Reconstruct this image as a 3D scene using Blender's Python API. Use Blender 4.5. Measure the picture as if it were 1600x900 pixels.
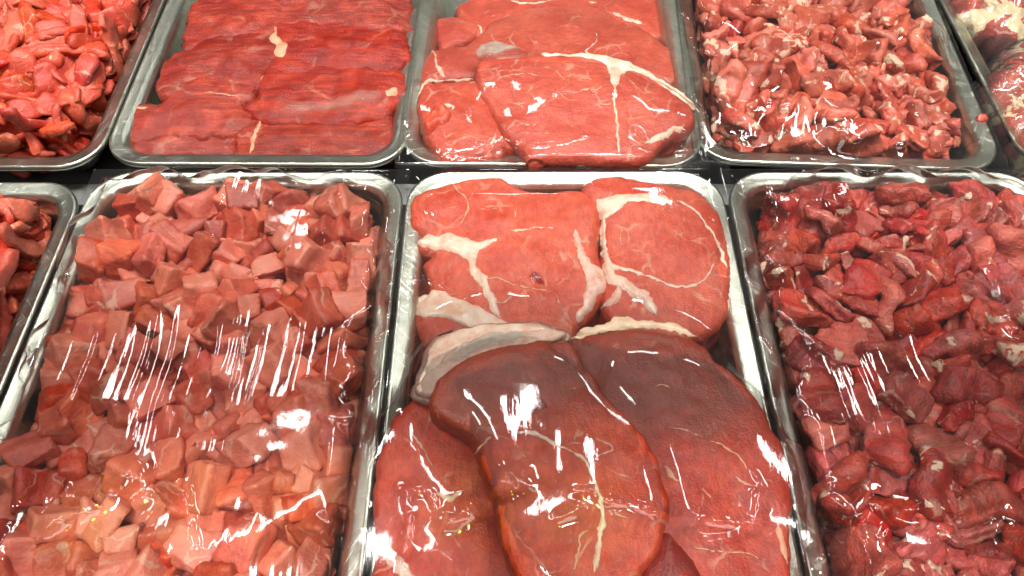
import bpy, bmesh, math, random
import numpy as np
from mathutils import Vector, Matrix, Quaternion, noise as mnoise
from mathutils.geometry import delaunay_2d_cdt

for o in list(bpy.data.objects): bpy.data.objects.remove(o)
sc = bpy.context.scene
COL = sc.collection
R = math.radians

# ---------------------------------------------------------------- camera
PITCH, CAM_H, FPX = R(56.6), .532, 1155.0          # looks down on the counter, metres, focal length in 1600-px units
cd = bpy.data.cameras.new('camera'); cam = bpy.data.objects.new('camera', cd); COL.objects.link(cam)
cd.sensor_width = 36; cd.lens = FPX/1600*36; cd.clip_start = .01; cd.clip_end = 50
cam.location = (0, 0, CAM_H); cam.rotation_euler = (math.pi/2-PITCH, 0, 0)
sc.camera = cam

# ---------------------------------------------------------------- world: the dim shop around the counter
w = bpy.data.worlds.new('World'); sc.world = w; w.use_nodes = True
w.node_tree.nodes['Background'].inputs[0].default_value = (.80, .86, .80, 1)
w.node_tree.nodes['Background'].inputs[1].default_value = .04

# ---------------------------------------------------------------- lamps of the display case, plus added tint spots
def area(name, loc, aim, size, power, col=(1, .965, .92), spread=180):
    l = bpy.data.lights.new(name, 'AREA'); l.shape = 'RECTANGLE'; l.size, l.size_y = size; l.energy = power; l.color = col
    l.spread = R(spread)
    o = bpy.data.objects.new(name, l); COL.objects.link(o); o.location = loc
    o.rotation_euler = (Vector(aim)-Vector(loc)).to_track_quat('-Z', 'Y').to_euler()
    return o
def spot(name, loc, aim, power, cone, blend, rad, col=(1, .965, .92)):
    l = bpy.data.lights.new(name, 'SPOT'); l.energy = power; l.color = col; l.spot_size = R(cone); l.spot_blend = blend; l.shadow_soft_size = rad
    o = bpy.data.objects.new(name, l); COL.objects.link(o); o.location = loc
    o.rotation_euler = (Vector(aim)-Vector(loc)).to_track_quat('-Z', 'Y').to_euler()
    return o
for i in range(4):
    x = -.63+.42*i
    spot('rear_spot_lamp', (x, .50, 1.15), (x, .70, 0), 37, 42, .16, .07)
for i in range(4):
    x = -.6+.4*i
    spot('front_spot_lamp', (x, -.02, 1.05), (x, .03, 0), 38, 23, .45, .06)
for i in range(5):
    x = -.72+.36*i
    area('rear_tube_lamp', (x, .68, 1.02), (x, .4, 0), (.045, .20), 1.3)
for x in (-.62, -.30, .0, .30, .62):
    area('front_tube_lamp', (x, .41, 1.02), (x, .2, 0), (.26, .020), .85)
for x in (-.45, .0, .45, .9):
    area('back_tube_lamp', (x, 1.5, 1.02), (x, .6, 0), (.16, .03), .62)
for x, y in ((-.300, .145), (-.238, .155), (-.155, .150), (-.030, .150), (.045, .150)):      # added narrow spots, tinting the meat yellow-green in place of reflections
    spot('reflection_tint_spot', (x*1.3, -.1, .9), (x, y, .03), 40, 2.5, .8, .03, (.45, 1, .02))
area('shop_ceiling_lamp', (0, -.9, 1.7), (0, .4, 0), (1.8, .5), 13, (1, .96, .91))

vs = sc.view_settings
vs.view_transform = 'Standard'; vs.look = 'None'; vs.exposure = .06; vs.gamma = 1; vs.use_curve_mapping = False
sc.cycles.use_denoising = True; sc.cycles.use_adaptive_sampling = True; sc.cycles.adaptive_threshold = .02
sc.cycles.max_bounces = 8; sc.cycles.transparent_max_bounces = 12
sc.cycles.caustics_reflective = False; sc.cycles.caustics_refractive = False
sc.cycles.sample_clamp_indirect = 4
# ---------------------------------------------------------------- meat piece shapes
def nz3(v, s, seed):
    return mnoise.noise(Vector((v[0]*s+seed*7.3, v[1]*s-seed*3.1, v[2]*s+seed*1.7)))

def chunk_mesh(name, kind, seed):
    """one cut piece of meat: a box with jittered corners, cut by knife planes, edges rounded, surface pulled"""
    rnd = random.Random(seed*131+len(kind))
    bm = bmesh.new()
    if kind == 'strip':
        L = rnd.uniform(.045, .075); wx = rnd.uniform(.0055, .0105); wz = rnd.uniform(.0028, .0052)
        bend = rnd.uniform(-2.3, 2.3); lift = rnd.uniform(-.009, .009); N, M = 15, 10
        tw = rnd.uniform(-1.6, 1.6); rings = []
        for i in range(N+1):
            t = i/N; s = (t-.5)*L; a = bend*(t-.5)
            if abs(bend) > .05:
                R = L/bend; cx, cy = R*math.sin(a), R*(1-math.cos(a))
            else:
                cx, cy = s, 0
            cz = lift*math.cos((t-.5)*5.0)
            k = (1-(abs(2*t-1))**4*.3)*(1+.45*nz3((t*4, seed, 0), 1.3, seed))
            if i in (0, N): k *= .8
            ring = []
            for j in range(M):
                b = 2*math.pi*j/M+tw*(t-.5)
                q = abs(math.cos(b))**.45*math.copysign(1, math.cos(b)); r = abs(math.sin(b))**.45*math.copysign(1, math.sin(b))
                lx, lz = q*wx*k, r*wz*k
                n = Vector((-math.sin(a), math.cos(a), 0))
                p = Vector((cx, cy, cz))+n*lx+Vector((0, 0, lz))
                p += Vector((nz3(p, 90, seed), nz3(p, 90, seed+5), nz3(p, 90, seed+9)))*.0030
                ring.append(bm.verts.new(p))
            rings.append(ring)
        for i in range(N):
            for j in range(M):
                bm.faces.new((rings[i][j], rings[i][(j+1) % M], rings[i+1][(j+1) % M], rings[i+1][j]))
        bm.faces.new(rings[0][::-1]); bm.faces.new(rings[N])
    else:
        if kind == 'cube':
            e = rnd.uniform(.0150, .0228); dims = (e*rnd.uniform(.9, 1.3), e*rnd.uniform(.82, 1.1), e*rnd.uniform(.62, .95)); jit = .13; cuts = rnd.choice((1, 2, 2))
        else:
            e = rnd.uniform(.0125, .0255); dims = (e*rnd.uniform(1.0, 1.75), e*rnd.uniform(.8, 1.2), e*rnd.uniform(.35, .7)); jit = .2; cuts = rnd.choice((2, 3, 3, 4))
        bmesh.ops.create_cube(bm, size=1)
        for v in bm.verts:
            v.co = Vector([(c+rnd.uniform(-jit, jit))*d for c, d in zip(v.co, dims)])
        for _ in range(cuts):
            n = Vector((rnd.gauss(0, 1), rnd.gauss(0, 1), rnd.gauss(0, .8))).normalized()
            far = max(v.co.dot(n) for v in bm.verts)
            r = bmesh.ops.bisect_plane(bm, geom=bm.verts[:]+bm.edges[:]+bm.faces[:], plane_co=n*far*rnd.uniform(.55, .82), plane_no=n, clear_outer=True)
            ed = [g for g in r['geom_cut'] if isinstance(g, bmesh.types.BMEdge)]
            bmesh.ops.holes_fill(bm, edges=ed, sides=0)
        bmesh.ops.remove_doubles(bm, verts=bm.verts[:], dist=.0012)
        bmesh.ops.triangulate(bm, faces=bm.faces[:])
        for _ in range(4):
            lg = [g for g in bm.edges if g.calc_length() > .0048]
            if not lg: break
            bmesh.ops.subdivide_edges(bm, edges=lg, cuts=1)
            bmesh.ops.triangulate(bm, faces=bm.faces[:])
        for _ in range(1 if kind == 'cube' else 2):
            bmesh.ops.smooth_vert(bm, verts=bm.verts[:], factor=.5, use_axis_x=True, use_axis_y=True, use_axis_z=True)
        bm.normal_update()
        amp = .0020 if kind == 'cube' else .0036
        for v in bm.verts:
            p = v.co.copy()
            d = nz3(p, 55, seed)*amp + nz3(p, 170, seed+3)*amp*.6
            sag = nz3((p.x, p.y, 0), 40, seed+8)*(.003 if kind == 'cube' else .006)
            v.co = p+v.normal*d+Vector((nz3(p, 45, seed+11), nz3(p, 45, seed+13), 0))*amp*1.4+Vector((0, 0, sag))
    bmesh.ops.recalc_face_normals(bm, faces=bm.faces[:])
    me = bpy.data.meshes.new(name)
    bm.to_mesh(me); bm.free()
    for p in me.polygons: p.use_smooth = True
    return me
PILES = {
 'F1': '2 838 -1137 -204 65 419 -252 82 0;4 121 90 -211 395 -136 183 -205 0;5 147 -31 -136 448 113 -23 190 0;11 256 525 -219 347 -42 -17 -358 0;12 -281 1039 -211 163 356 249 187 0;13 -1009 588 -217 56 -9 495 -39 0;3 1161 1532 -231 81 342 332 126 1;4 1060 232 -311 92 307 371 100 1;6 385 1114 -220 246 301 -250 -191 0;8 39 981 -224 413 120 -67 -246 0;11 521 219 -180 298 -351 -172 91 0;13 -761 458 -213 124 -261 347 -214 0;2 -48 745 -158 262 27 119 -408 0;3 1098 601 -236 221 372 218 123 1;4 -478 1343 -227 426 -125 65 220 0;6 -663 1618 -221 327 80 86 -360 0;11 -157 -884 -226 172 -1 32 -468 0;12 1093 -1451 -205 447 -157 47 -153 0;13 904 -1707 -200 45 184 416 -203 0;2 -31 299 -161 296 65 -131 -376 0;4 -415 -795 -184 164 20 124 -455 0;7 -876 -836 -176 366 53 66 329 0;8 -219 -1453 -164 127 161 -289 -353 0;9 -985 -1768 -40 407 -280 77 -10 0;13 -899 851 -84 250 -22 -103 -420 0;2 -1072 -1200 -159 234 -295 -264 196 0;3 571 -288 -200 492 -59 9 63 0;4 65 -1767 -202 3 -7 -326 379 0;6 856 364 -124 225 -34 240 -375 0;7 -908 -1364 -23 42 14 -392 307 0;8 -922 1602 -201 22 237 435 -63 0;10 -928 -187 -206 32 -9 -100 -489 0;13 497 -1721 -217 38 -68 391 -302 0;0 322 -688 -105 256 -78 120 -405 0;1 -999 454 -149 498 -33 -23 -16 0;2 -279 417 -128 296 31 2 -402 0;4 -1101 1427 -203 158 327 -303 -162 0;5 228 -1438 -188 497 -33 24 -39 0;6 1160 -1145 -121 133 -326 219 -280 0;7 145 356 -72 336 -63 34 -364 0;8 1100 -184 -196 200 133 -232 -372 0;9 269 830 -140 371 -85 -29 -323 0;10 188 -332 -144 61 -327 372 22 0;11 472 -99 -135 97 -197 325 -310 0;12 -421 -1831 -109 157 -352 -135 -289 0;13 -632 1145 -82 265 386 -116 -131 0;0 413 -823 -77 176 -111 102 -443 0;1 1024 1170 -220 269 95 -37 409 0;2 -1124 292 -34 315 -51 -247 295 0;3 -204 -1 -105 489 -21 -86 -57 0;4 177 -978 -137 259 -295 293 -101 0;5 273 -1219 -132 421 -35 7 267 0;6 695 -1367 -104 142 -385 -278 -68 0;7 528 1490 -221 391 -27 -46 -308 0;8 33 -1208 -91 79 292 398 13 0;10 282 1012 -69 57 173 466 2 0;11 -134 727 9 244 -423 63 -86 0;12 -847 274 -80 265 78 251 -332 0;13 176 1295 -224 28 310 -390 -23 0;0 -125 1036 24 469 65 47 153 0;2 818 681 -148 484 -81 -29 92 1;3 -85 -1490 -15 105 -353 -336 -43 0;4 -374 1747 -136 207 0 -352 288 0;6 -102 -272 -83 63 -308 -301 -245 0;7 196 783 13 51 1 -110 485 0;8 293 -1790 -43 92 492 0 4 0;10 1065 -784 -126 258 -143 -176 -364 0;11 -468 629 -123 193 -301 -315 150 0;12 -622 82 -91 226 375 -238 -39 0;13 -1114 815 -146 355 -25 63 345 0;0 927 1444 -232 264 87 5 -416 0;2 581 -9 -24 323 -21 -59 376 0;3 228 -498 -21 76 352 342 60 0;4 -1085 1094 -46 52 -154 76 -467 0;6 563 912 -164 322 220 201 240 0;7 354 399 -55 87 311 -381 -10 0;8 77 506 93 443 209 -10 -99 0;9 -1157 -146 -96 313 -159 113 -338 0;10 845 -986 27 383 73 91 300 0;11 494 -1626 -32 487 74 39 -77 0;12 1014 1331 -51 122 130 -116 453 1;13 1034 944 -199 413 259 89 64 1;0 937 -418 34 368 243 156 178 0;1 -791 73 -23 486 -87 -13 76 0;2 134 -290 66 225 -114 -193 386 0;3 -166 1136 -45 64 169 -410 -222 0;4 565 993 100 115 111 -467 -78 0;5 562 -1141 60 417 -23 -134 240 0;6 225 -19 63 215 -55 25 447 0;7 830 -713 -99 402 49 21 292 0;8 -364 37 43 348 -14 43 356 0;9 -11 798 174 407 -28 49 285 0;10 325 652 117 466 59 7 -171 0;11 353 -1091 58 284 227 -142 -312 0;12 724 840 -36 94 0 -135 472 0;13 880 -215 -117 364 126 192 255 0;0 471 -711 95 24 -63 -488 -83 0;1 -323 -1243 -181 440 -112 -74 195 0;2 -163 179 1 299 -261 -126 276 0;3 930 -1136 -68 322 -150 -32 350 0;4 -1120 -570 -127 116 317 341 139 0;5 738 1223 -193 8 -419 272 25 0;6 -654 -322 -62 254 -362 -105 208 0;7 -950 -108 -107 410 -81 47 271 0;8 255 1068 50 215 112 264 349 0;9 852 1473 -123 217 -243 -248 287 0;10 -974 -461 -177 497 20 -29 39 0;11 -68 1401 34 107 143 -246 -397 0;12 -52 -679 -121 329 -163 -129 314 0;13 213 -1163 22 190 306 -204 -280 0;0 736 1125 -67 492 -51 54 -47 0;1 611 -516 -156 379 247 48 208 0;2 584 -1138 -191 227 -180 204 -352 0;3 670 -1005 -2 40 -223 -409 -178 0;4 889 -1601 -107 127 -92 474 30 0;5 603 537 -24 89 -491 12 32 0;6 -684 -1607 -125 240 351 4 -263 0;7 -893 -701 5 162 17 122 -457 0;8 -500 1470 -109 339 -58 36 -361 0;9 999 -25 -95 216 -42 98 438 0;10 232 586 203 446 79 23 -212 0;11 573 1409 51 85 -155 355 304 0;12 694 -355 11 462 -43 31 -184 0;13 1135 -686 -84 320 -81 258 274 0;0 1 1140 119 415 81 21 266 0;1 -633 -65 134 75 261 405 111 0;2 -38 387 137 495 32 -14 -60 0;3 841 126 -73 385 -223 -212 83 0;4 558 -658 -51 70 -172 -458 -74 0;5 -169 212 237 150 35 0 -476 0;6 552 -1022 338 328 -75 -331 -164 0;7 -1056 -1445 197 231 -29 -40 441 0;8 -1095 1665 -28 300 -282 -114 -259 0;9 -710 -787 29 466 146 106 24 0;10 -43 -863 23 299 25 -13 -400 0;11 -133 -503 59 457 -194 -37 -52 0;12 -889 1140 60 131 126 230 405 0;13 -371 1471 -134 139 331 340 73 0;0 -946 105 59 116 445 125 152 0;1 -600 -914 -143 415 -47 47 -271 0;2 -607 -588 -97 4 51 495 50 0;3 1139 569 -61 178 -310 346 51 1;4 425 -299 162 83 -25 46 -490 0;5 199 1416 -71 174 -382 257 -89 0;6 1084 266 -51 289 89 23 398 0;7 494 1722 -77 140 -475 -50 -44 0;8 457 99 131 321 -186 130 -309 0;9 -403 448 2 444 52 -41 220 0;10 917 -1515 87 405 101 -17 274 0;11 980 1018 58 227 37 -104 431 1;12 866 -149 38 66 -68 136 -472 0;13 -881 1190 -196 79 -132 -475 26 0;0 819 1341 83 451 61 -208 -6 0;1 -433 -477 -129 280 359 -202 37 0;2 668 122 165 336 168 247 219 0;3 218 1101 211 20 -253 -430 15 0;4 -75 455 403 373 -39 -66 -324 0;5 572 521 173 128 123 -467 -27 0;6 -542 870 100 93 -211 -304 323 0;7 -26 1661 18 269 -194 -130 -351 0;8 -220 -906 -29 352 -71 113 -328 0;9 -706 503 220 469 -165 41 38 0;10 -894 628 60 53 -352 321 142 0;11 -16 1226 430 147 -435 197 -15 0;12 286 1130 275 282 -322 236 -105 0;13 60 -1498 14 353 225 81 261 0;0 789 -769 179 387 284 30 -136 0;1 -503 1332 37 381 -9 16 323 0;2 444 -873 244 6 -419 -269 45 0;3 -602 141 99 255 -47 180 388 0;4 -930 -1562 -50 168 58 56 464 0;5 -290 -1253 45 331 227 -221 -200 0;6 -687 563 -50 329 13 78 368 0;7 235 1474 188 195 -147 -55 -433 0;8 711 758 393 112 4 -456 -173 0;9 1169 530 200 343 155 -143 -296 0;10 -975 -1732 106 9 -83 -125 -477 0;11 454 1259 153 447 -178 -19 -136 0;12 -151 1448 -155 182 441 -39 143 0;13 -1083 1093 137 217 -173 -276 310 0;0 1058 -506 -21 282 50 -242 -331 0;1 966 -1721 -23 25 -198 288 -357 0;2 -993 231 146 284 22 11 -411 0;3 -375 -1488 -3 202 168 300 302 0;4 746 651 190 334 313 -189 66 0;5 951 831 113 422 78 25 -255 0;6 607 1562 4 90 43 314 -376 0;7 -920 1449 -24 66 13 -492 -55 0;8 -568 -678 112 244 -430 46 58 0;9 743 -1408 57 170 4 78 -464 0;10 12 -1711 43 72 -155 425 200 0;11 -679 1641 29 402 -273 -107 50 0;12 1023 -521 154 237 44 -174 -402 0;13 -526 400 148 85 -492 -18 -2 0;0 -734 -1080 -63 47 -218 431 120 0;1 -1030 -995 44 23 484 -2 -124 0;2 345 -1300 302 164 -152 -392 -216 0;3 534 1675 141 427 -84 -99 -226 0;4 1134 -489 209 200 239 -229 -316 0;5 -715 538 333 75 17 164 466 0;6 -1128 714 76 325 154 47 -344 0;7 -675 799 64 26 -218 -448 36 0;8 -995 -595 174 313 245 130 274 0;9 -458 -359 150 329 -49 -82 364 0;10 814 404 267 0 128 -463 -140 0;11 -941 -1190 80 393 -267 153 -22 0;12 -385 656 319 62 -7 193 -457 0;13 -1116 19 270 153 232 -183 -373 0;0 401 -931 415 323 273 221 149 0;1 574 -447 227 122 -376 291 94 0;2 830 14 202 369 -132 -68 303 0;3 956 1578 157 103 -304 -130 361 0;4 429 1342 224 143 214 428 -21 0;5 124 108 177 10 41 5 -498 0;6 -403 -887 118 159 33 -65 -468 0;7 -824 184 313 34 -433 -240 -62 0;8 416 -438 322 16 107 473 -121 0;9 486 712 276 220 357 253 -100 0;10 -1146 211 190 357 -203 -237 158 0;11 904 487 149 244 353 124 224 0;12 -1002 -205 120 45 31 -435 -241 0;13 -1051 -1524 321 259 59 -59 -419 0;0 708 957 249 30 -33 26 -497 0;1 228 -1353 158 1 269 419 43 0;2 -310 -1473 259 176 462 56 -55 0;3 474 569 345 66 -12 459 -187 0;4 1003 -1070 131 29 -74 -11 -494 0;5 1041 -777 358 319 256 88 274 0;6 -150 -619 228 171 -219 -392 139 0;7 -815 892 217 70 452 -201 -18 0;8 566 132 335 255 -1 96 419 0;9 -287 991 158 51 353 349 -33 0;10 1172 1762 73 282 169 -332 178 1;11 -460 -1132 27 173 -323 194 -280 0;12 -659 -381 231 132 143 420 188 0;13 -642 -1649 90 326 211 187 254 0;0 -29 797 311 308 331 -202 -66 0;1 -461 299 241 90 4 59 -488 0;2 124 929 346 458 153 -95 -90 0;3 -1127 643 310 99 -247 420 52 0;4 -209 -1820 207 18 15 -401 297 0;5 -194 -972 218 483 112 39 -54 0;6 -355 -757 308 405 -35 -107 -271 0;7 -940 -248 194 185 -11 75 -458 0;8 1033 -280 269 373 -77 78 315 0;9 680 -1480 186 172 -127 -251 376 0;10 589 -1644 94 399 186 -34 -235 0;11 1058 1076 318 254 -290 -251 196 1;12 -413 -248 -126 273 -349 231 -8 0;13 925 -1453 451 455 135 95 -128 0;0 -453 941 279 30 497 -44 -1 0;1 -131 -280 112 493 45 -64 -27 0;2 -818 1130 303 211 422 8 -165 0;3 -1095 -912 225 140 -423 227 -3 0;4 -264 659 239 378 -281 -127 110 0;5 -548 1297 154 475 -59 -62 -132 0;6 1131 -994 235 200 -374 -136 227 0;7 931 -1345 317 218 193 135 383 0;8 1071 1573 24 386 28 -193 -250 1;9 1141 131 67 294 -74 62 -393 0;10 -257 72 291 4 -165 463 92 0;11 -434 1202 386 113 94 -30 -477 0;12 -172 1313 252 276 -119 -234 324 0;13 705 -1293 258 331 -334 115 -126 0;0 -757 -298 312 257 23 9 428 0;1 669 974 352 40 36 -495 41 0;2 -517 739 458 393 -185 14 -248 0;3 -708 -1188 44 375 -263 106 -170 0;4 1184 -813 440 346 49 349 76 0;5 1210 74 192 283 -201 304 -192 0;6 869 263 369 77 128 68 472 0;7 -249 1528 31 150 -258 274 -293 0;8 -1174 1676 222 204 297 -342 59 0;9 175 -40 278 172 58 83 458 0;10 849 -528 239 368 46 -193 -275 0;11 850 1328 319 220 -312 290 -141 0;12 -680 -1134 186 138 -85 -177 439 0;13 -934 1054 522 438 212 -86 77 0;0 -854 -1365 187 293 163 -28 -370 0;1 -395 313 355 40 138 -476 -55 0;2 -525 -148 280 183 -195 -326 269 0;3 -708 -229 381 254 46 31 427 0;4 732 -1473 427 273 -88 168 -374 0;5 70 -267 246 312 -57 2 -387 0;6 -707 -126 550 50 108 -485 31 0;7 335 1705 293 61 3 -188 -459 0;8 319 -1722 141 486 -81 -53 66 0;9 535 1524 333 2 -83 34 492 0;10 -381 -618 428 401 150 124 225 0;11 496 -1370 377 424 -50 154 -210 0;12 157 -844 216 150 -164 428 131 0;13 -615 -638 395 469 124 56 106 0;0 -751 258 492 464 141 87 87 0;1 -402 -1325 284 446 -223 4 -39 0;2 -1117 1074 300 286 -116 -136 369 0;3 1212 1306 131 26 -348 -136 331 1;4 995 1243 534 61 227 438 -52 0;5 127 1771 99 469 -161 -9 -64 0;6 779 1769 280 260 -354 144 190 0;7 -779 735 385 15 435 -238 61 0;8 325 -605 375 459 162 -77 85 0;9 -677 -350 506 439 156 -57 173 0;10 -404 -1701 154 141 -6 -287 -384 0;11 -1098 407 412 209 145 258 344 0;12 835 889 551 311 -121 -245 281 0;13 -1012 1418 158 498 37 17 9 0;0 7 -1025 276 294 41 -35 401 0;1 -40 1090 533 87 -299 -370 -128 0;2 1199 966 99 19 351 218 -281 1;3 652 -270 465 230 -322 39 -304 0;4 -359 1723 91 59 215 -187 -407 0;5 17 -635 324 286 260 92 303 0;6 -904 1356 534 372 -96 248 -202 0;7 -241 -1205 282 73 -467 162 -24 0;8 296 160 327 290 353 -172 -107 0;9 812 -883 320 298 -32 -218 336 0;10 730 -1024 486 325 30 279 256 0;11 -47 1723 334 420 223 -82 131 0;12 -180 11 340 416 -119 244 -54 0;13 1025 -181 465 199 -77 408 -196 0;0 -621 1479 173 99 -4 -315 -375 0;1 936 -1081 463 403 -175 47 235 0;2 -53 -1233 452 83 -15 352 -344 0;3 -46 -1134 386 73 -491 61 2 0;4 274 724 526 298 -125 -215 315 0;5 -660 1487 425 91 -491 -10 1 0;6 -1139 -1213 461 289 -126 346 -175 0;7 -78 -195 423 417 -263 -68 47 0;8 913 -11 454 249 -70 87 -419 0;9 50 -1731 246 108 -50 -36 484 0;10 364 -157 357 102 428 -237 -14 0;11 656 1244 429 442 -76 112 -191 0;12 -696 1063 432 375 -277 -121 132 0;13 962 -1701 384 64 -336 70 358 0;0 -846 -865 363 200 -123 -57 438 0;1 983 378 405 85 468 -93 -123 0;2 -830 1672 105 301 -183 -143 -325 0;3 -313 -152 276 390 -100 231 -187 0;4 -977 -91 441 112 275 -340 -214 0;5 -554 179 444 33 35 -497 -17 0;6 -817 -1478 453 163 63 110 455 0;7 -594 -1086 388 310 18 -78 -384 0;8 994 -23 651 469 -16 -58 -162 0;9 629 223 506 342 187 -213 -230 0;10 -1000 -571 345 458 89 -177 22 0;11 -376 1003 463 424 196 162 74 0;12 61 1412 437 340 -229 53 281 0;13 1099 583 385 229 115 201 379 0;0 1096 -1714 134 372 81 264 -187 0;1 -872 140 599 492 53 73 2 0;2 100 -671 458 135 405 246 86 0;3 -1026 510 521 412 -53 -7 278 0;4 -710 -717 241 4 497 -56 -10 0;5 365 1240 432 312 -95 69 -373 0;6 -744 -1685 345 366 -199 51 272 0;7 -673 1306 245 288 -408 -30 8 0;8 1177 -1413 227 9 350 293 204 0;9 -275 1561 329 242 65 185 -391 0;10 400 -305 646 4 428 -164 -199 0;11 358 412 468 452 -179 -118 12 0;12 -1007 -797 472 87 414 -261 -50 0;13 222 -295 569 477 119 49 -78 0;0 -790 1664 337 16 8 -168 -471 0;1 244 -1455 239 422 -50 46 -260 0;2 -204 663 449 290 -179 217 -295 0;3 255 1644 408 36 71 -285 403 0;4 -958 -1163 371 24 395 119 282 0;5 -176 -116 523 123 52 233 -422 0;6 76 132 454 488 3 44 99 0;7 990 895 504 51 149 470 66 0;8 -625 614 617 27 452 194 86 0;9 600 -1788 237 25 29 -213 451 0;10 -972 -1066 343 140 76 438 182 0;11 -180 -290 608 32 113 248 418 0;12 471 -12 511 138 -342 150 -302 0;13 1142 1627 240 7 356 79 -342 1;0 -101 -1792 472 448 172 132 -52 0;1 -446 1638 253 104 89 164 -452 0;2 1156 121 469 261 226 124 339 0;3 -459 -904 535 199 -228 -396 -41 0;4 1 864 559 354 -36 -80 342 0;5 467 1095 507 202 85 116 434 0;6 70 -966 598 420 -58 -35 -263 0;7 299 -819 590 91 -104 -303 373 0;8 -1138 804 484 256 -216 -117 352 0;9 747 -418 357 104 -376 -282 134 0;10 953 -762 473 396 108 -157 -239 0;11 708 -1686 507 42 -151 443 172 0;12 -43 -1529 412 339 -117 273 -216 0;13 969 1149 504 55 -218 -376 241 0;0 -194 -1564 341 424 191 34 181 0;1 -570 1357 422 431 -178 35 178 0;2 -133 -468 417 447 -51 31 215 0;3 -783 1757 213 10 -21 133 482 0;4 -354 -1716 396 61 60 -412 -270 0;5 -131 -647 556 423 116 42 235 0;6 -410 -1075 744 44 -359 -344 -32 0;7 -1165 -111 441 12 359 -308 -163 0;8 17 332 609 233 71 312 305 0;9 306 188 574 16 -124 446 -188 0;10 209 504 552 46 423 242 101 0;11 -1161 -1599 538 264 233 99 -341 0;12 -741 1724 400 356 -338 -30 -90 0;13 45 568 667 323 372 -43 -72 0;0 -486 -513 526 171 303 359 22 0;1 -16 -1701 646 185 -395 113 -216 0;2 -542 1 688 259 218 303 209 0;3 -1004 -682 610 54 423 231 121 0;4 -1222 311 634 69 341 134 -333 0;5 713 1640 471 105 21 443 -206 0;6 -1103 -442 483 132 413 150 198 0;7 -410 -1512 493 19 219 -331 -304 0;8 -696 -595 601 183 307 -249 -245 0;9 -187 354 579 147 -243 -399 -98 0;10 -258 729 607 4 -350 356 18 0;11 538 -1223 591 476 -16 150 16 0;12 489 1079 576 58 53 -146 472 0;13 -79 1015 680 346 210 114 271 0;0 962 -1359 650 73 120 -383 -289 0;1 -358 1092 603 34 436 240 -39 0;2 -1 705 687 126 -479 68 -3 0;3 -963 -1597 507 421 35 -172 204 0;4 167 925 599 71 277 -397 -104 0;5 244 -1820 464 23 10 -362 344 0;6 694 344 666 436 -7 30 243 0;7 -648 1050 714 493 -55 -8 62 0;8 1086 1080 701 242 318 218 207 0;9 -417 -1199 489 367 -327 32 87 0;10 -991 -119 644 106 -74 482 34 0;11 845 -861 577 141 -51 297 373 0;12 -316 -996 546 128 -81 303 -368 0;13 -373 1467 564 23 103 -448 196 0;0 -311 -443 629 117 30 123 469 0;1 -127 -398 708 71 -60 50 -489 0;2 288 -605 596 432 -202 100 -110 0;3 260 -1634 382 84 -171 42 -460 0;4 -1036 1304 669 10 -251 335 273 0;5 -521 -1442 537 101 -148 355 -304 0;6 608 803 650 127 120 -27 -467 0;7 943 -439 513 177 -450 -121 33 0;8 -809 -1012 592 8 -79 -488 -73 0;9 963 -585 571 35 102 -480 87 0;10 -890 833 647 490 -79 19 -56 0;11 -388 1302 685 54 84 -490 -10 0;12 -300 -1550 734 126 143 -260 -382 0;13 -943 1681 616 199 -244 388 11 0;0 80 -119 684 149 466 93 -39 0;1 -900 725 584 110 27 92 478 0;2 1156 -1381 552 321 12 -143 -356 0;3 1154 791 667 164 -252 229 -327 0;4 217 -1469 510 231 258 317 -172 0;5 360 -1691 517 32 437 51 -235 0;6 372 443 697 70 218 -380 -231 0;7 41 -1471 623 196 -354 254 -149 0;8 375 1594 548 289 -382 -89 115 0;9 999 649 611 101 -450 187 48 0;10 734 1224 567 362 29 193 285 0;11 875 1526 525 329 -300 -10 227 0;12 906 -1623 670 325 -51 231 -297 0;13 492 -1488 599 132 294 -146 -354 0;0 462 -152 462 179 159 273 344 0;1 -1158 -170 666 160 -372 282 -82 0;2 674 -1358 592 463 14 -125 140 0;3 -1165 1537 472 253 -257 -256 234 0;4 -134 1568 568 257 390 -158 -80 0;5 934 426 556 190 -205 -282 304 0;6 1156 -1748 424 57 346 -65 350 0;7 -740 1475 606 364 -106 -155 287 0;8 -310 210 562 421 -162 -11 -214 0;9 586 -762 616 360 -218 104 -249 0;10 -375 130 687 157 -175 -184 401 0;11 -1122 -757 680 52 394 273 131 0;12 1112 1635 539 102 -288 82 -387 1;13 -198 928 823 239 42 144 413 0;0 -931 -1758 573 72 -81 435 222 0;1 1058 383 651 285 -276 222 -207 0',
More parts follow.
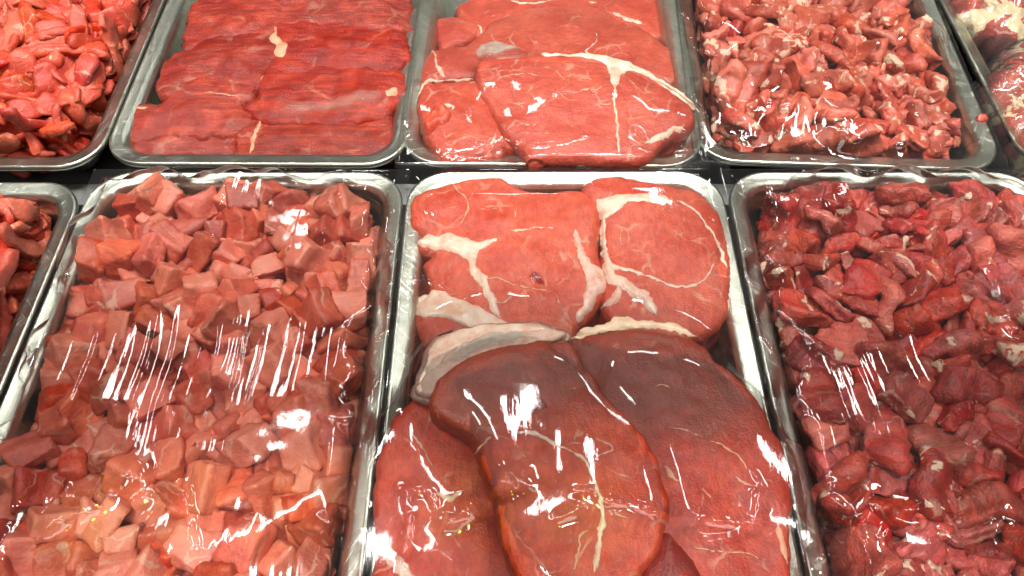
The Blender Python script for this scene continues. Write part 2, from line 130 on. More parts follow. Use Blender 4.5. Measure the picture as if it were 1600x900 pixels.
 'F2': '2 1167 620 -325 146 -363 187 248 1;6 -1140 -537 -275 268 249 -259 -222 0;8 1143 -455 -307 316 -102 371 45 1;11 1144 1411 -327 13 -325 -379 -15 1;0 12 -615 -307 121 462 -146 -18 0;9 -961 -116 -307 255 232 275 236 0;0 1134 -747 -289 45 -426 97 -239 0;4 1076 1155 -300 69 -57 20 -491 0;9 -1133 1754 -309 395 -291 91 28 0;0 1170 -1075 -285 64 -345 140 -328 1;2 1174 -257 -353 493 70 41 22 1;13 -236 -867 -169 139 -479 -31 21 0;1 950 -530 -175 236 -428 -23 -105 0;3 491 -1585 -179 35 183 92 455 0;6 270 1580 -171 347 200 -295 51 0;7 1092 -55 -296 11 471 -101 132 1;3 -173 1305 -135 111 -376 -238 -199 0;6 -55 -272 -218 168 409 -229 -50 0;8 109 -1348 -150 379 311 -9 97 0;9 1148 -1518 -333 12 18 -10 499 1;10 -50 -684 -178 136 470 -99 -23 0;11 -255 -668 -96 291 7 -406 18 1;12 1162 440 -327 106 0 377 -311 1;0 -434 281 -164 436 -244 25 12 0;3 52 -473 -190 393 207 189 130 0;8 353 974 -326 290 -20 -9 -407 0;0 603 269 -139 178 -192 54 -423 0;3 1042 -223 -92 364 203 244 129 1;6 771 1404 -169 273 -208 -204 -301 0;8 -856 1073 -178 434 138 -198 -62 0;9 -1149 -683 -49 226 210 287 -270 1;0 -538 597 -147 445 -116 -54 189 0;1 -115 -504 52 335 298 208 -78 1;5 481 1746 -176 92 4 485 -77 0;6 -982 -987 -170 179 69 71 456 0;7 212 -491 -172 415 -190 7 204 0;9 912 -1229 -212 52 144 142 454 0;12 -100 1788 -215 3 -468 -53 -168 0;1 -700 1414 -193 139 -356 -292 138 0;4 -157 -1021 -85 255 -196 -33 382 1;6 -181 -1688 -99 126 -118 186 431 0;7 -437 -527 -180 87 -258 -418 22 0;8 -169 487 -190 391 131 -72 273 0;9 586 -1201 -167 108 -53 150 -461 0;1 -759 537 -79 481 -39 123 43 0;3 -843 -33 -153 312 -31 -247 -301 0;5 187 -822 -146 330 -366 18 83 0;6 1091 1737 32 64 -177 -23 -463 1;7 -122 -1170 -259 293 -310 -131 -225 0;9 -331 722 -178 394 -37 -293 -90 0;10 760 -307 -176 6 -67 278 410 0;11 -390 -153 -165 490 79 -5 -60 0;13 -580 -355 -114 319 324 -107 -180 0;0 767 -697 -171 274 -16 205 -364 0;1 1122 1283 -119 44 498 8 13 1;3 -97 -1382 -96 363 12 192 -284 0;4 -730 269 -154 13 92 107 -480 0;5 1151 805 -125 61 -347 353 -32 1;6 1128 171 -270 283 383 -146 -37 1;7 365 -258 -169 24 -258 -425 52 0;8 -1044 -267 -118 43 485 50 -100 0;9 533 643 -189 96 -130 -51 -470 0;10 1145 -1792 -207 114 451 -39 -179 0;11 844 232 -93 314 16 57 -385 1;12 238 -1569 -216 316 -132 -71 -357 0;0 1097 84 -49 465 -100 131 -81 1;1 82 -1567 -114 71 291 67 395 0;3 -246 1629 -199 126 132 -33 464 0;4 -41 -21 -85 277 -339 237 -44 1;5 1063 -1291 -327 8 -363 -324 116 0;6 463 -963 -60 411 -81 -27 -272 1;7 942 19 -154 153 -11 -476 1 0;8 -926 107 -152 395 -215 -73 205 0;9 503 874 -222 263 43 -124 -405 0;10 710 1638 -162 435 88 224 58 0;11 345 -1408 -120 7 38 58 -495 0;12 105 1241 -191 65 232 303 317 0;13 405 368 -130 277 -304 -60 -277 0;1 -12 238 -171 448 -54 55 209 0;3 71 856 -157 11 94 -431 235 0;4 1079 759 -288 307 -363 -103 118 0;5 -1065 1606 -205 43 202 -433 -142 0;6 741 770 -229 160 -165 -55 -441 0;7 301 -1753 -146 9 39 496 -53 0;8 996 -1055 -215 400 -298 24 21 0;10 -358 -1278 -214 299 379 46 -123 0;11 444 1708 48 188 372 270 -57 1;13 -291 -1139 -202 372 22 88 -322 0;0 17 632 -172 42 239 -400 -175 0;1 -545 1614 -111 135 -5 -88 473 0;2 -316 23 -134 358 49 -21 -345 1;3 657 -1451 -116 189 -132 260 -359 0;4 1136 1669 -243 121 -331 -327 -137 1;5 -414 -1764 -108 291 46 404 11 0;6 317 -1180 -90 57 27 266 419 1;7 863 1582 -46 181 385 252 78 0;9 80 -627 -68 294 302 10 269 1;10 -603 1409 -63 195 -337 311 43 0;11 -546 993 -138 90 335 -275 233 0;12 1181 -334 -154 9 368 -36 -337 1;13 -363 436 -147 155 -108 194 420 0;0 -1163 297 31 293 181 294 213 1;1 521 1533 -21 31 -48 28 -496 1;2 -332 -476 -48 139 433 -43 203 0;3 -478 844 -155 28 -479 -77 -117 0;4 -615 -746 -134 364 -233 138 -210 0;5 943 -822 -146 105 -464 -18 154 0;6 -1074 -1735 -76 292 1 406 19 0;7 -702 -211 -72 51 277 -353 214 0;8 -660 -488 -77 381 -190 -229 -127 0;9 -1161 -881 44 343 -73 306 -182 1;10 -985 287 -108 173 -125 -369 261 0;11 480 1121 -148 410 -225 -130 -120 0;12 730 -1787 -158 326 75 -368 -50 0;13 -851 466 -189 420 -80 55 -253 0;0 -270 1541 -49 206 -53 147 -428 1;1 276 -1385 49 5 290 -406 -29 1;2 -734 750 -125 349 106 -16 -342 0;3 -925 -396 -130 106 84 -334 -346 0;4 -1126 -50 -3 53 251 400 -157 1;5 -480 1245 -161 323 -372 7 84 0;8 -242 -298 -115 327 -121 192 -302 0;9 432 142 -87 156 -365 -35 -301 0;10 -462 -290 -76 126 -451 -168 -46 0;12 -383 1780 -106 253 98 418 -40 0;13 516 465 -177 74 -234 180 397 0;0 49 1441 -102 332 -176 -30 329 0;1 -351 1061 -52 419 -140 221 76 0;2 -903 1813 -197 235 272 -185 295 0;4 221 226 14 269 252 -181 285 1;6 -48 1032 -138 27 -456 -141 -147 0;7 -1127 1381 -62 480 110 -77 -39 0;8 -153 669 -105 71 132 473 64 0;9 -709 40 -38 37 -139 -473 77 0;10 -833 186 3 82 -442 -161 149 1;11 729 -1658 -75 138 -231 -326 266 0;12 -181 1780 -44 408 -104 -258 78 0;13 -963 -588 -191 219 324 -181 -253 0;0 595 508 26 156 -414 -144 -183 1;1 908 -646 19 52 104 163 -458 1;3 1099 503 -168 256 58 21 -425 1;4 1144 -505 -8 119 -377 298 68 1;5 821 508 -97 72 219 395 201 0;6 -1110 -1453 -207 446 -69 204 69 0;7 -1117 183 -140 276 -207 76 -354 0;8 883 680 -99 168 -372 -247 147 0;9 17 302 5 357 -53 -333 -91 1;10 294 1296 -126 20 388 -57 -309 0;11 -674 1191 -64 120 -328 301 -193 0;12 -29 -824 -130 26 379 323 43 1;0 -852 -827 -201 158 -91 187 427 0;1 -476 -1448 -118 96 314 -338 -166 1;2 -1092 -1255 -100 223 346 262 -110 0;3 -257 -1304 -20 200 -201 209 355 1;4 -753 918 -11 359 -331 -38 98 1;5 161 -256 -106 91 -272 -404 -68 1;6 885 -1477 -58 436 70 211 -103 1;7 693 1062 -98 211 -190 405 74 0;8 430 -760 -172 231 37 -237 373 0;9 -1146 -1117 -93 228 103 119 416 1;10 327 28 -131 77 -358 -210 -268 0;11 -1109 1180 -135 105 -17 489 2 0;12 562 -1340 -49 448 102 180 -79 0;13 562 1343 75 381 322 -32 -22 1;0 102 1734 -140 89 318 360 108 0;1 485 335 82 13 -277 -334 -248 1;2 881 -1762 -166 222 261 360 60 0;3 -488 -21 -58 339 43 134 339 1;4 -153 686 104 305 124 264 -268 1;5 -886 1195 -35 365 -173 -153 -252 0;6 472 -1610 46 95 -319 358 106 1;7 69 1205 -18 12 -36 -468 171 1;8 -85 1507 12 12 386 -121 -293 0;9 1041 1515 -141 359 229 -175 196 0;10 218 -27 -66 233 -349 220 -159 0;11 837 -136 -115 361 -288 175 80 0;12 1180 334 -176 354 174 -261 -161 1;13 292 1800 -106 372 -311 -93 -77 0;0 -193 855 -14 363 294 178 -13 0;1 -1106 -1542 44 311 -204 -193 -273 0;2 533 -557 -201 285 11 226 343 0;3 1182 -1353 -169 156 -339 -163 290 1;4 -847 1618 -84 216 378 234 77 0;5 -1171 1711 -63 177 235 -359 -185 1;6 -428 1361 24 144 317 -109 342 1;7 1073 560 0 470 20 34 -167 1;8 155 1515 33 235 -66 -211 382 1;9 -180 392 -76 249 109 -113 404 0;10 213 863 -25 351 121 -329 63 1;11 4 1705 -9 74 -278 349 -213 0;12 -241 -1439 -107 112 -486 32 9 0;13 289 -666 -117 426 23 235 -113 1;0 -518 391 -24 83 78 -479 -89 0;1 -524 1190 133 157 238 197 -361 1;2 446 -44 -123 175 -193 316 -286 0;3 251 1085 -110 123 -392 -279 -57 0;4 -182 -1566 75 356 149 -294 -121 1;5 -858 -612 -65 89 -479 -110 22 1;6 1097 -101 77 328 276 245 78 1;7 762 -1245 -41 38 -266 59 -418 1;8 -501 899 91 231 406 -179 -9 1;9 630 -753 -79 4 152 70 -471 1;10 -156 1173 6 316 -180 146 310 0;11 -1150 929 -154 340 152 326 70 0;12 -275 1247 -27 153 -444 166 -46 0;13 696 -405 -98 46 -143 -92 468 1;0 219 -1715 64 201 -20 454 -55 1;1 910 899 -20 14 -373 -284 -173 1;2 44 -1413 12 147 478 17 -7 1;3 -821 -1136 -225 350 242 -36 260 0;4 234 473 -49 30 67 282 406 0;5 -909 -1370 -77 422 97 186 -166 0;6 -1112 1283 133 226 431 -79 81 1;7 494 1303 -89 494 58 -53 -2 0;8 597 -59 -138 20 406 285 -59 0;9 342 1456 20 387 93 -289 -88 1;10 71 -426 -33 222 -97 -233 370 1;11 -386 760 137 43 223 -181 407 1;12 -1130 -489 -94 489 -81 41 -51 0;13 -421 -884 -213 481 89 77 69 0;0 -374 -1182 90 381 -209 -177 173 1;1 -776 649 98 88 -243 -427 29 1;2 383 1275 19 343 3 42 361 1;3 25 575 -2 223 -250 352 -120 0;4 -302 -898 54 440 -197 94 -92 1;5 -285 188 93 231 210 387 -54 1;6 -631 -1728 -117 24 378 24 326 0;7 920 683 99 61 262 324 269 1;8 -564 755 -24 469 -16 -130 -114 0;9 -164 170 -23 61 -151 460 107 1;10 -839 -1767 -175 309 -369 -39 -131 0;11 904 1144 -58 305 -338 8 -206 1;12 80 794 -9 163 -297 265 255 0;13 540 -236 -41 372 177 244 145 1;0 -153 1741 112 67 260 -416 -68 1;1 -396 1626 107 122 446 -122 146 1;2 360 936 -127 93 302 116 370 1;3 1106 1014 -159 31 24 -488 -102 1;4 -661 1646 106 102 178 -270 -367 1;5 673 181 76 172 74 50 -461 1;6 -1123 466 -128 299 213 206 -270 0;7 707 -58 16 422 87 104 232 1;8 -782 -802 -14 352 205 -184 -225 1;9 4 1624 202 487 59 90 29 1;10 728 -923 -140 306 -25 -356 171 0;11 -367 -1587 44 240 64 430 56 1;12 145 1026 1 92 202 -244 376 1;13 89 -1799 -216 222 260 263 -254 0;0 298 722 -67 15 91 -383 308 1;1 -849 1734 220 71 -293 360 -172 1;2 306 -490 -62 398 165 222 123 1;3 -975 413 38 282 -126 86 -384 1;4 -708 -1447 -14 135 355 239 221 1;5 -47 -249 57 450 -134 -127 -117 1;6 -342 555 25 52 302 196 342 1;7 -708 -1234 83 11 -178 101 -456 1;8 1145 -725 -34 418 75 -252 -79 1;9 -142 1318 107 110 -315 -138 346 1;10 598 929 -37 215 -235 -382 52 1;11 -1003 653 -38 35 492 8 -83 1;12 458 -441 -79 144 -85 257 -395 1;13 942 -897 9 406 88 39 275 1;0 -721 342 101 302 -198 -287 194 1;1 -1147 -1350 90 194 273 213 304 0;2 664 688 -71 422 232 -29 -130 0;3 659 -1025 27 68 358 -184 -289 1;4 1066 -1213 -39 48 -86 101 480 1;5 48 1395 103 166 -344 323 -6 1;6 -533 -1231 -95 345 282 -150 170 1;7 -1024 -256 46 474 -97 87 92 1;8 -757 1297 76 109 362 286 159 1;9 826 -1044 -51 235 417 126 -73 1;10 -726 1455 59 51 245 260 -346 1;11 1126 501 163 323 -22 23 380 1;12 795 -915 29 478 103 102 12 1;13 -896 1409 -52 265 -23 28 423 1;0 370 -207 1 11 -56 241 -434 1;1 -892 1045 172 86 328 -359 78 1;2 687 -274 -36 338 326 61 160 1;3 733 1785 -43 106 469 -28 135 0;4 1119 -926 -70 234 407 129 -115 1;5 -1032 930 -45 66 346 -326 -141 1;6 -342 -300 102 462 37 66 176 1;7 -203 1099 158 123 -213 420 114 1;8 -988 1709 29 171 -139 373 249 1;9 -450 -1008 -114 383 127 -102 277 0;10 116 -94 12 208 404 -116 173 1;11 72 -1077 -113 47 -325 280 -252 1;12 732 818 26 23 342 -279 -234 1;13 -361 -1141 -63 315 83 166 -341 1;0 -812 -105 74 412 138 119 -216 1;1 269 -967 57 169 75 462 53 1;2 -32 -982 8 38 -343 -262 249 1;3 744 1328 41 178 -17 465 38 1;4 -1045 116 112 95 -122 -164 -447 1;5 -637 1024 201 110 334 352 48 1;6 -515 113 90 220 -298 -223 251 1;7 -46 501 184 155 223 -130 -399 1;8 -805 -1225 -88 353 249 -251 20 0;9 1098 -1594 -149 269 -173 34 -383 0;10 688 1636 45 326 255 150 -237 1;11 -1101 -1712 162 198 -445 -112 -7 0;12 -697 1760 -110 322 -103 311 197 0;13 400 -575 -82 410 53 265 -92 0;0 -682 -983 -59 485 -115 26 -31 1;1 898 447 189 106 224 85 -426 1;2 539 740 -22 271 99 -299 -278 1;3 -480 -476 84 298 -317 -198 -147 1;4 134 367 232 242 -367 -232 -53 1;5 -539 555 126 9 389 200 243 1;6 1037 304 -12 423 19 -143 -224 1;7 -866 -1461 75 179 -317 -337 -62 1;8 -1155 1786 128 59 -36 314 -383 1;9 -882 309 145 256 79 -401 -132 1;10 -168 353 85 130 -463 128 51 1;11 1177 1511 68 185 215 359 201 1;12 697 -1640 107 341 -251 200 -176 1;13 125 904 73 462 154 54 -100 1;0 1151 -1536 10 363 -18 160 303 1;1 841 -377 49 176 226 113 394 1;2 574 -319 -161 125 -281 -313 240 1;3 -1076 -702 123 171 -15 -116 -455 1;4 -587 -208 143 262 -33 -226 -360 1;5 820 1666 120 156 -359 -219 220 1;6 697 1008 174 223 -357 -242 121 1;7 1159 825 83 174 292 248 271 1;8 -244 487 207 35 -254 -248 350 1;9 329 1016 35 246 424 73 70 1;10 -1152 572 48 205 -286 262 -240 1;11 -420 337 138 126 -18 -333 350 1;12 -63 935 47 194 45 212 407 1;13 58 -1258 6 87 274 -380 151 1;0 -91 -772 7 15 410 -284 37 1;1 267 -112 213 324 372 74 -34 1;2 -547 1778 -24 299 -99 -151 -358 0;3 1127 1061 19 235 -257 357 -29 1;4 496 -648 75 138 25 454 -157 1;5 190 634 158 289 296 274 -58 1;6 -936 -983 55 41 -145 57 -473 1;7 1001 -287 146 360 -136 268 -173 1;8 -3 1079 111 389 44 176 256 1;9 570 1140 56 272 101 -235 -333 1;10 526 -1777 -112 24 -456 -27 202 0;11 29 -1596 146 298 115 261 283 1;12 461 1214 136 72 345 191 -298 1;13 263 1135 62 120 -18 386 -293 1;0 950 1366 13 117 -285 -336 205 1;1 -1150 1012 133 427 16 -259 -9 1;2 -1183 731 -43 126 376 100 288 1;3 709 389 16 172 -145 400 198 1;4 -482 -661 55 72 481 51 -103 1;5 -859 -1699 -11 211 -270 134 -339 0;6 557 14 136 103 -89 428 220 1;7 -951 -507 94 93 -200 -299 335 1;8 309 494 169 270 -108 -291 284 1;9 551 -1749 191 126 -434 205 65 1;10 936 -1097 59 92 -473 -61 117 1;11 220 1744 108 317 310 230 32 1;12 438 622 29 55 400 -295 -1 1;13 573 -516 -81 395 167 250 57 1;0 -826 -360 109 222 -129 -428 -35 1;1 653 -1391 134 80 -72 -97 479 1',
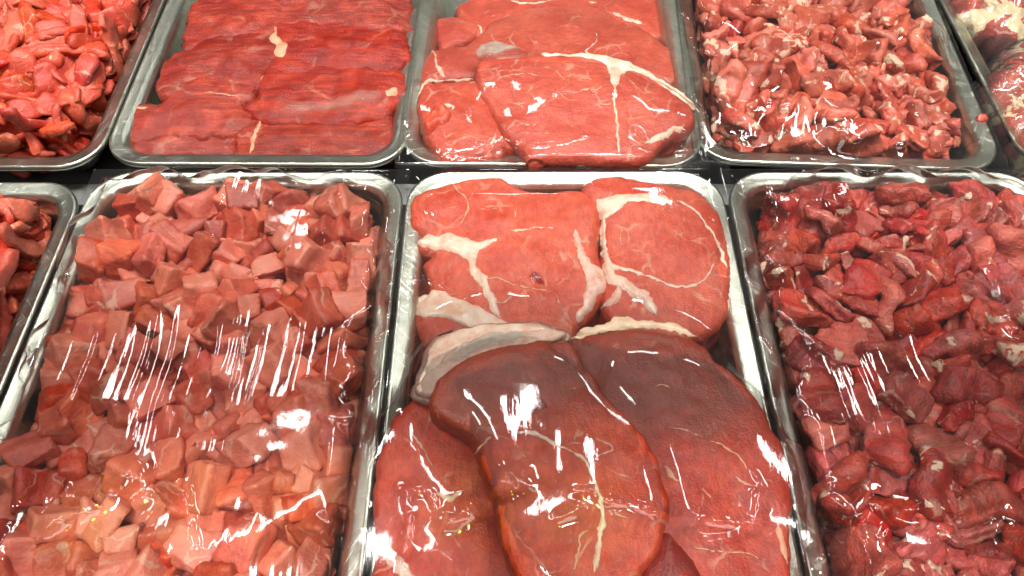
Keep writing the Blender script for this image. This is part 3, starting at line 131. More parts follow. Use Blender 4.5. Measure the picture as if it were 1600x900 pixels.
 'F4': '4 -1202 1051 -336 267 244 258 230 1;8 -1103 -440 -358 10 -20 494 73 1;9 -1110 -1347 -346 376 -60 3 324 1;0 -1077 324 -335 6 424 262 40 1;3 339 -801 -352 49 495 46 8 0;2 -922 1694 -303 484 45 44 -107 0;1 -1142 -807 -369 39 150 -472 -55 1;2 -770 1625 -192 59 -31 -494 -39 0;9 817 1411 -263 121 64 -457 -150 0;2 -1096 750 -333 15 -358 -348 -12 1;11 93 1749 -82 89 105 278 -392 0;12 92 -1250 -317 118 189 406 189 0;1 1164 140 -204 330 93 -7 -364 0;3 -878 -460 -290 206 -387 176 164 0;10 -563 992 -224 192 -356 -292 -38 0;11 1046 620 -64 228 90 200 -388 0;0 712 395 -220 75 181 -449 -99 0;2 508 1612 -184 105 477 103 -33 0;8 210 -1085 -332 243 268 -282 -200 0;13 -1177 489 -285 346 139 -266 -200 1;7 1112 -329 -202 316 41 253 290 0;12 -587 543 -224 31 173 468 -7 0;13 -1178 -239 -340 298 -200 -169 305 1;0 210 1301 -209 80 317 -379 -3 0;2 -167 578 -275 53 174 -461 -66 0;12 787 669 -176 71 -403 65 -280 0;0 1082 1289 -218 447 -50 30 -217 0;2 368 -716 -173 221 -110 -422 -104 1;5 -1025 -315 -232 62 62 -314 -379 0;7 -1049 -60 -329 58 -487 88 -35 1;9 -55 1310 -112 148 230 155 -389 1;10 -57 -536 -211 185 113 -14 450 0;11 -1133 -815 -131 344 -77 349 -60 1;12 -1134 -1155 -301 301 -271 3 294 1;1 185 -882 -318 463 80 -169 23 0;2 -631 -1248 -194 234 -63 359 250 1;7 -1039 -1312 -225 51 138 473 -71 0;11 -1171 -582 -220 188 352 -154 -259 1;13 -446 -165 -226 79 -44 7 -492 0;0 93 14 -229 311 18 130 -369 0;2 1016 748 -195 422 105 231 -87 0;3 36 -1530 -212 8 24 -27 499 0;8 -181 660 -117 12 -175 -467 -31 0;9 -1015 316 -228 488 -56 91 -26 0;0 178 -995 -208 26 -56 -495 41 0;2 -176 341 -101 327 292 -148 189 1;6 -506 -38 -220 143 74 -257 397 0;7 -745 185 -205 389 74 25 -304 0;10 -22 1526 -176 118 -481 -62 -33 0;11 -208 -266 -185 56 -316 -384 7 0;0 1056 1363 -87 27 -119 5 485 0;2 880 -1508 -221 229 -30 232 378 0;5 1041 1022 -229 34 488 30 -98 0;7 770 1270 -181 398 90 21 288 0;8 -409 1730 -142 274 -140 -32 393 0;9 977 -650 -205 45 193 433 -153 0;11 -952 1364 -137 27 -210 448 67 1;12 -102 1122 -155 122 476 -80 49 0;0 1065 178 -118 70 -349 -352 2 0;1 -1108 1528 -369 17 294 399 60 1;2 -992 -625 -106 304 -150 263 -256 0;3 915 1595 -158 25 475 -154 -2 0;6 -386 -1369 -230 282 -384 101 -114 0;8 48 -1757 -186 73 476 -25 -133 0;10 790 965 -178 2 426 66 254 0;11 -142 141 -120 224 -424 -141 -4 1;0 -474 412 -138 110 -360 -328 -27 1;2 -272 -1695 -99 9 483 94 86 0;5 -1095 606 -194 288 143 20 383 1;6 -773 982 -196 36 228 -200 396 0;7 -724 504 -154 147 466 84 65 0;8 82 -1259 -213 118 -443 163 -114 0;9 -1204 -1682 -249 19 358 7 -348 0;10 -78 817 -198 461 -73 -9 -179 0;12 68 998 -150 105 -48 -477 94 0;13 296 -695 -293 449 132 157 79 0;0 -400 -458 -182 62 134 475 51 0;2 -131 -1327 -189 144 410 -176 175 1;4 -169 479 -129 10 -56 -359 -343 0;5 -204 1228 -129 258 412 -42 110 1;6 281 -1229 -203 449 104 107 162 0;7 -250 -1235 -124 53 111 -211 -436 1;8 75 765 -107 319 -44 -179 338 0;9 567 -1035 -139 348 -227 2 -279 0;10 -407 984 -127 415 135 57 238 0;11 -319 539 3 225 313 112 299 1;12 705 -952 -217 121 188 442 70 0;13 335 -476 -225 203 24 262 373 0;0 99 -663 -172 216 29 156 -422 0;2 -744 -1045 -115 141 384 -235 167 1;3 -459 -1187 -129 415 136 -218 109 0;4 -785 -746 -125 370 72 -214 250 0;5 -718 31 -105 226 -259 -349 98 0;7 -579 -1731 -142 170 -10 468 40 0;8 -567 -830 -186 6 107 478 102 0;9 152 -293 -186 17 229 442 -43 0;1 606 572 -218 125 79 -465 109 0;2 -1088 292 -46 482 -4 129 -29 1;3 1138 1646 -104 493 -25 -66 41 0;4 299 615 -132 42 -348 305 185 0;5 -372 53 -181 43 -320 -344 166 0;6 -1195 -1044 -273 263 66 420 -7 1;7 -523 1665 -16 128 -316 362 -57 1;8 576 306 -126 218 32 -166 417 0;9 -206 950 -185 278 -175 62 372 0;10 -1186 1688 -288 180 246 294 265 1;11 765 12 -115 333 40 -102 -356 0;12 210 792 -144 417 123 -133 -208 0;0 -533 1192 -109 31 93 -336 357 1;1 28 -383 -151 306 7 266 292 0;2 505 1724 -32 16 11 -122 -485 0;3 1022 -498 -95 328 57 -309 209 0;4 -1030 828 -183 92 456 183 8 0;6 -736 -869 -103 204 -400 -212 -59 0;7 400 261 -210 56 -423 -261 17 0;8 107 1084 -120 6 -83 -475 131 0;9 387 136 -112 67 -169 -460 -69 0;10 331 -945 -54 477 30 103 -103 1;11 1039 1155 -80 1 141 436 201 0;12 -346 -9 -73 437 94 52 -218 1;13 -985 630 -131 277 -19 -143 390 0;0 -1066 998 -191 0 498 27 33 1;2 -965 -54 -187 23 -326 -367 -93 0;3 91 1312 -73 157 165 326 303 1;4 583 -41 -229 211 256 -170 -334 0;5 275 1344 11 205 -282 -347 -88 1;7 -725 -526 -146 37 -184 -451 106 0;8 1008 -892 -188 304 -120 -160 343 0;9 -314 -773 -196 134 -51 67 -474 0;10 -858 743 -165 250 79 -97 -414 0;11 629 613 -113 21 -464 -182 30 0;13 809 1476 -104 483 131 8 3 0;0 267 -1562 -153 21 293 -392 97 0;2 145 -1650 -25 427 -83 -57 241 0;3 -99 -844 -153 59 -317 -302 -234 0;4 460 1314 -169 185 40 -292 359 0;5 202 1510 -85 40 325 375 -42 0;6 -1146 1223 -339 336 -131 23 -345 1;7 -1109 -541 80 369 8 -110 -318 1;8 -401 842 -77 389 72 30 -304 0;9 56 464 -101 119 101 463 108 0;10 -1191 32 -157 318 -236 -197 234 1;11 431 -248 -164 93 379 243 195 0;13 -375 -1129 -220 49 -226 443 -29 0;0 -1063 -926 1 187 54 364 -282 1;2 18 570 53 465 -167 -75 -27 1;3 701 1154 -87 14 -474 -153 -37 0;5 1050 -100 -181 499 29 -24 -1 0;6 -111 -15 -85 41 130 -457 -149 0;7 245 -1213 -62 152 -252 404 3 0;8 -1068 974 -77 9 -238 -436 -57 0;9 360 473 -77 29 -448 -219 -9 0;10 845 -307 -216 452 167 -35 -129 0;11 -1109 -316 122 98 394 291 17 1;12 -974 -837 -186 60 116 326 -356 0;13 223 750 -4 420 -260 -53 -59 0;0 642 -631 -132 151 88 404 237 0;2 -750 1196 -100 313 222 -15 320 1;3 739 -1203 -185 232 349 -98 -255 0;4 755 1697 -102 455 -12 207 9 0;5 -984 -1075 -223 105 101 152 454 0;6 -940 1822 -55 388 -314 39 -2 1;7 -53 1562 -30 50 -471 153 44 1;10 600 -49 -29 117 179 -182 -414 0;11 -527 -364 -72 124 183 -439 -92 0;12 -535 -12 -105 348 -38 70 351 0;0 464 -1690 -26 355 188 281 -96 0;2 -1152 1685 -29 157 -331 154 -304 1;3 286 -161 -115 182 -343 271 -162 0;4 662 -1270 -202 158 -195 -363 236 0;5 -511 -923 -121 125 -440 185 79 0;6 176 -290 -99 54 92 -477 105 0;7 325 1103 -99 1 -104 12 -489 0;9 99 519 -174 18 -138 -65 476 0;10 173 1548 54 315 12 161 354 1;11 980 -162 -37 61 -295 -382 117 0;13 -270 -941 -153 79 -128 401 -258 0;0 498 76 -12 317 -364 4 132 1;2 -66 -557 -44 55 -302 391 -51 1;3 -60 -1069 -152 197 235 17 -395 0;4 -535 1025 -42 266 -260 152 -297 1;5 -95 883 22 230 -42 -323 301 1;6 -389 -1418 -107 456 -47 -27 -199 1;7 -872 -402 -66 86 -33 156 466 0;8 256 -497 -98 357 197 162 239 0;9 -913 855 -47 477 77 92 91 1;10 1189 289 -41 178 -283 58 -368 0;11 -351 -1715 123 103 57 -275 -401 0;12 4 -179 -149 494 -50 60 -2 0;13 -283 1110 -72 267 -413 -23 -84 1;0 1151 1309 128 406 53 -76 -276 0;1 426 -1206 -199 173 -95 39 -458 0;2 -574 1473 42 196 274 66 -363 1;3 223 -149 -38 436 117 -196 -88 0;5 409 336 148 38 96 472 127 1;6 -705 1594 -63 139 90 64 -467 0;7 565 905 -115 479 5 112 87 0;8 -248 1546 -111 14 -293 383 134 0;9 170 321 -32 270 110 -21 406 1;10 780 374 -85 450 169 90 -105 0;11 -353 -676 40 97 390 -282 94 1;12 111 -124 -55 115 317 -2 -369 0;13 -725 -234 -165 405 179 -181 -146 0;0 -232 -321 -6 246 42 60 -429 1;1 -373 698 -81 194 -438 112 90 0;2 708 -454 -95 57 -138 -457 137 0;3 -620 -1572 -104 82 -206 291 340 1;4 -743 666 -104 59 -233 430 85 0;5 102 -819 -95 205 -48 -439 -114 1;6 -901 999 -100 372 -60 245 -218 0;7 883 -302 -69 70 479 16 -123 0;8 -642 935 -124 3 -201 -439 -129 0;9 -1144 -1539 -256 168 286 135 -349 1;10 -1148 827 -59 301 -228 321 -71 1;11 102 1669 136 28 79 446 -209 1;12 91 -1032 -55 457 -130 101 -118 0;13 -532 127 -107 68 -46 -164 -465 0;0 823 594 8 305 -130 220 -302 0;1 -200 -1034 -185 191 -127 411 -168 0;2 497 333 -4 26 -22 -489 -96 0;3 -1173 1427 -196 254 -178 102 -379 1;4 904 1757 -88 71 342 301 -192 0;5 -422 -707 -66 183 -17 48 462 0;6 -570 670 -198 36 297 361 -173 0;7 704 1723 88 63 36 77 489 1;8 -151 -79 -19 4 -147 -412 -243 1;9 1131 75 55 265 115 -122 -390 0;10 726 -1754 -172 497 -31 43 -25 0;11 -696 -679 92 117 430 226 27 1;12 523 1400 -223 276 232 174 -300 0;13 -360 -915 -85 206 14 269 367 0;0 -1067 -255 -99 388 -314 3 -28 1;1 -225 212 -178 90 218 -368 242 0;2 -813 204 35 10 320 -381 50 1;3 795 169 55 438 16 -234 54 0;4 172 243 -176 134 389 -263 106 0;5 -234 1134 55 116 53 221 430 1;7 1157 -1061 -67 285 289 238 170 0;8 871 231 -17 309 81 -211 -321 0;9 339 655 51 308 -97 -211 318 1;10 1186 -639 -207 127 -375 -37 303 0;11 500 -1326 -73 176 451 114 48 0;12 118 64 -125 52 20 -12 497 0;13 44 -315 -29 32 -247 -315 298 0;0 -883 -1537 -81 20 87 415 -265 1;1 -167 -541 53 103 450 162 103 1;2 691 -1544 -44 484 43 -106 -53 0;3 999 1574 -34 30 -54 478 133 1;4 -816 -1373 -104 493 -36 58 50 1;5 890 -1063 -142 428 71 -118 218 0;6 -30 1189 -64 229 -42 370 -243 1;7 -786 1596 28 282 112 -109 -382 1;8 -1077 -1253 -149 174 462 80 19 1;9 -738 -1733 -169 250 -167 -231 326 0;10 -1172 -1133 -14 302 85 -249 299 1;11 1127 -1549 -188 77 307 -361 140 0;12 -945 1690 26 301 -247 71 305 1;13 -279 1333 -85 19 -187 300 -354 1;0 626 -1541 108 100 -345 -343 58 0;1 -799 360 -51 317 181 99 -327 1;2 -540 -69 71 16 -66 -470 -157 1;3 -983 -1023 -78 328 26 -217 -308 1;4 -337 1732 -23 213 82 407 180 1;5 -806 -164 -6 366 117 125 295 1;6 -306 214 -94 64 -161 436 -173 1;7 -853 571 44 100 111 228 419 1;8 1128 483 -17 174 461 -18 83 0;9 -1043 1678 -159 123 -361 254 -201 0;10 -273 928 -8 305 -248 271 -148 1;11 951 1396 98 249 0 433 -20 1;12 -1106 541 -87 121 -482 -8 52 1;13 -1088 -1420 -76 161 -161 445 -8 0;0 71 101 35 51 67 277 -407 1;1 -890 -673 -124 289 -143 -382 -23 1;2 -1122 -1479 13 36 431 34 249 1;3 -524 580 24 126 275 -388 87 1;4 546 -831 -215 359 -135 67 313 0;5 -695 -262 83 316 30 -185 338 1;6 -376 -154 -47 160 -188 321 -293 0;7 409 1496 41 330 106 -190 306 1;8 -88 -891 -15 128 39 427 223 1;9 346 -1814 -178 218 211 294 -267 0;10 30 1004 -34 259 -419 56 -64 1;11 632 1074 15 59 -336 -361 -56 1;12 711 -895 -109 80 472 109 96 0;13 1221 -264 -69 361 -112 -255 206 0;0 1003 -406 91 56 40 128 -478 0;1 75 1157 -5 277 -155 -185 -339 1;2 555 -188 72 76 -232 436 2 1;3 -125 651 68 313 53 -166 -349 1;4 947 -1406 -151 244 -72 -172 -395 0;5 -699 -918 16 485 110 -27 -49 1;6 236 356 55 360 -199 -259 115 1;7 747 -1036 -6 66 -15 -44 493 0;8 1136 1739 3 336 279 -184 -159 1;9 -290 1431 4 489 -28 63 77 1;10 -821 -394 98 213 -425 -126 88 1;11 -9 -231 121 99 -477 108 38 1;12 -348 -1095 -98 220 316 -158 -277 1;13 1224 -54 -40 340 -131 -318 127 0;0 1014 -1772 -54 59 -97 -359 329 0;1 -990 -163 -25 331 -205 149 276 0;3 1188 -1264 -66 213 -347 -90 276 0;4 338 171 32 48 218 403 194 1;5 637 1386 -17 353 17 -49 -351 0;6 634 -829 -98 156 -389 -35 -271 0;7 -722 1362 115 399 -126 231 147 1;8 -152 -441 76 259 396 161 20 1;9 -598 299 -18 482 99 -40 -81 1;10 464 1293 28 413 -262 -104 -16 1;11 117 -1349 30 102 409 253 92 1;12 820 -572 -153 211 297 329 -92 0;13 9 1524 77 98 -142 61 465 1;0 503 -470 118 10 -384 -275 -162 0;1 694 1292 69 68 61 -488 -55 1;2 -1048 451 70 64 -87 -465 149 1;3 223 1132 77 109 146 -443 -142 1;4 -1152 1259 -247 105 351 313 -131 1;5 -614 795 -72 64 -44 -493 25 1;6 -974 1555 2 7 -194 -449 105 1;7 -1115 81 74 126 180 421 158 1;8 -1115 974 61 26 -17 -351 -355 1;9 166 -721 40 186 345 157 -267 1;10 440 685 11 63 277 10 -412 1;11 863 1125 55 156 -297 357 97 1;12 70 849 23 42 289 -63 -401 1;0 -943 -1757 -93 200 -413 197 17 0;3 1198 848 -79 348 43 -353 -45 0;4 -508 -1213 -10 204 84 161 419 1;5 772 1439 119 258 -191 -106 369 1;6 1028 334 5 142 -421 171 -152 0;7 637 752 188 5 -312 -390 -26 1;8 -692 -739 -16 157 469 52 -51 1;9 30 1379 76 65 116 -459 147 1;10 -934 -1253 -9 45 -449 -196 89 1;11 1002 -156 172 153 421 209 78 0;12 971 190 46 375 45 242 221 0;13 487 -905 -89 217 9 176 415 0;0 1115 -737 -38 98 -349 -332 -92 0;1 406 -775 -45 379 223 235 33 0;3 -582 -1394 -18 79 -436 217 81 1;5 559 937 105 23 -262 -413 -101 1;6 -764 724 -3 86 -481 78 -73 1;7 -445 -340 118 20 -461 174 80 1;8 183 882 64 254 318 277 87 1;9 647 1470 117 245 147 -108 -396 1;10 710 40 123 91 -419 -243 83 0;11 217 -462 36 9 -244 432 -64 1;12 -1172 1257 -89 108 192 428 136 1;13 583 -749 -42 412 59 -226 -160 0;0 -134 -1134 43 58 174 -50 -462 1;1 868 -751 -165 323 351 -129 -75 0;2 527 143 219 93 19 -195 -450 1;3 -57 -126 69 388 40 148 -275 1;4 -212 -1504 12 199 -92 103 438 1;5 334 958 32 469 -34 -147 83 1;6 544 -616 -12 24 -220 391 -219 0;7 -489 758 60 227 17 -34 -444 1;8 650 505 91 134 -457 135 -72 1;9 -967 1184 4 214 -165 420 30 1;10 -810 1005 30 420 -189 144 130 1;11 -475 -955 81 102 208 -426 -122 1;12 911 855 -42 157 -200 184 389 0;13 -260 1787 -100 57 -118 301 377 0',
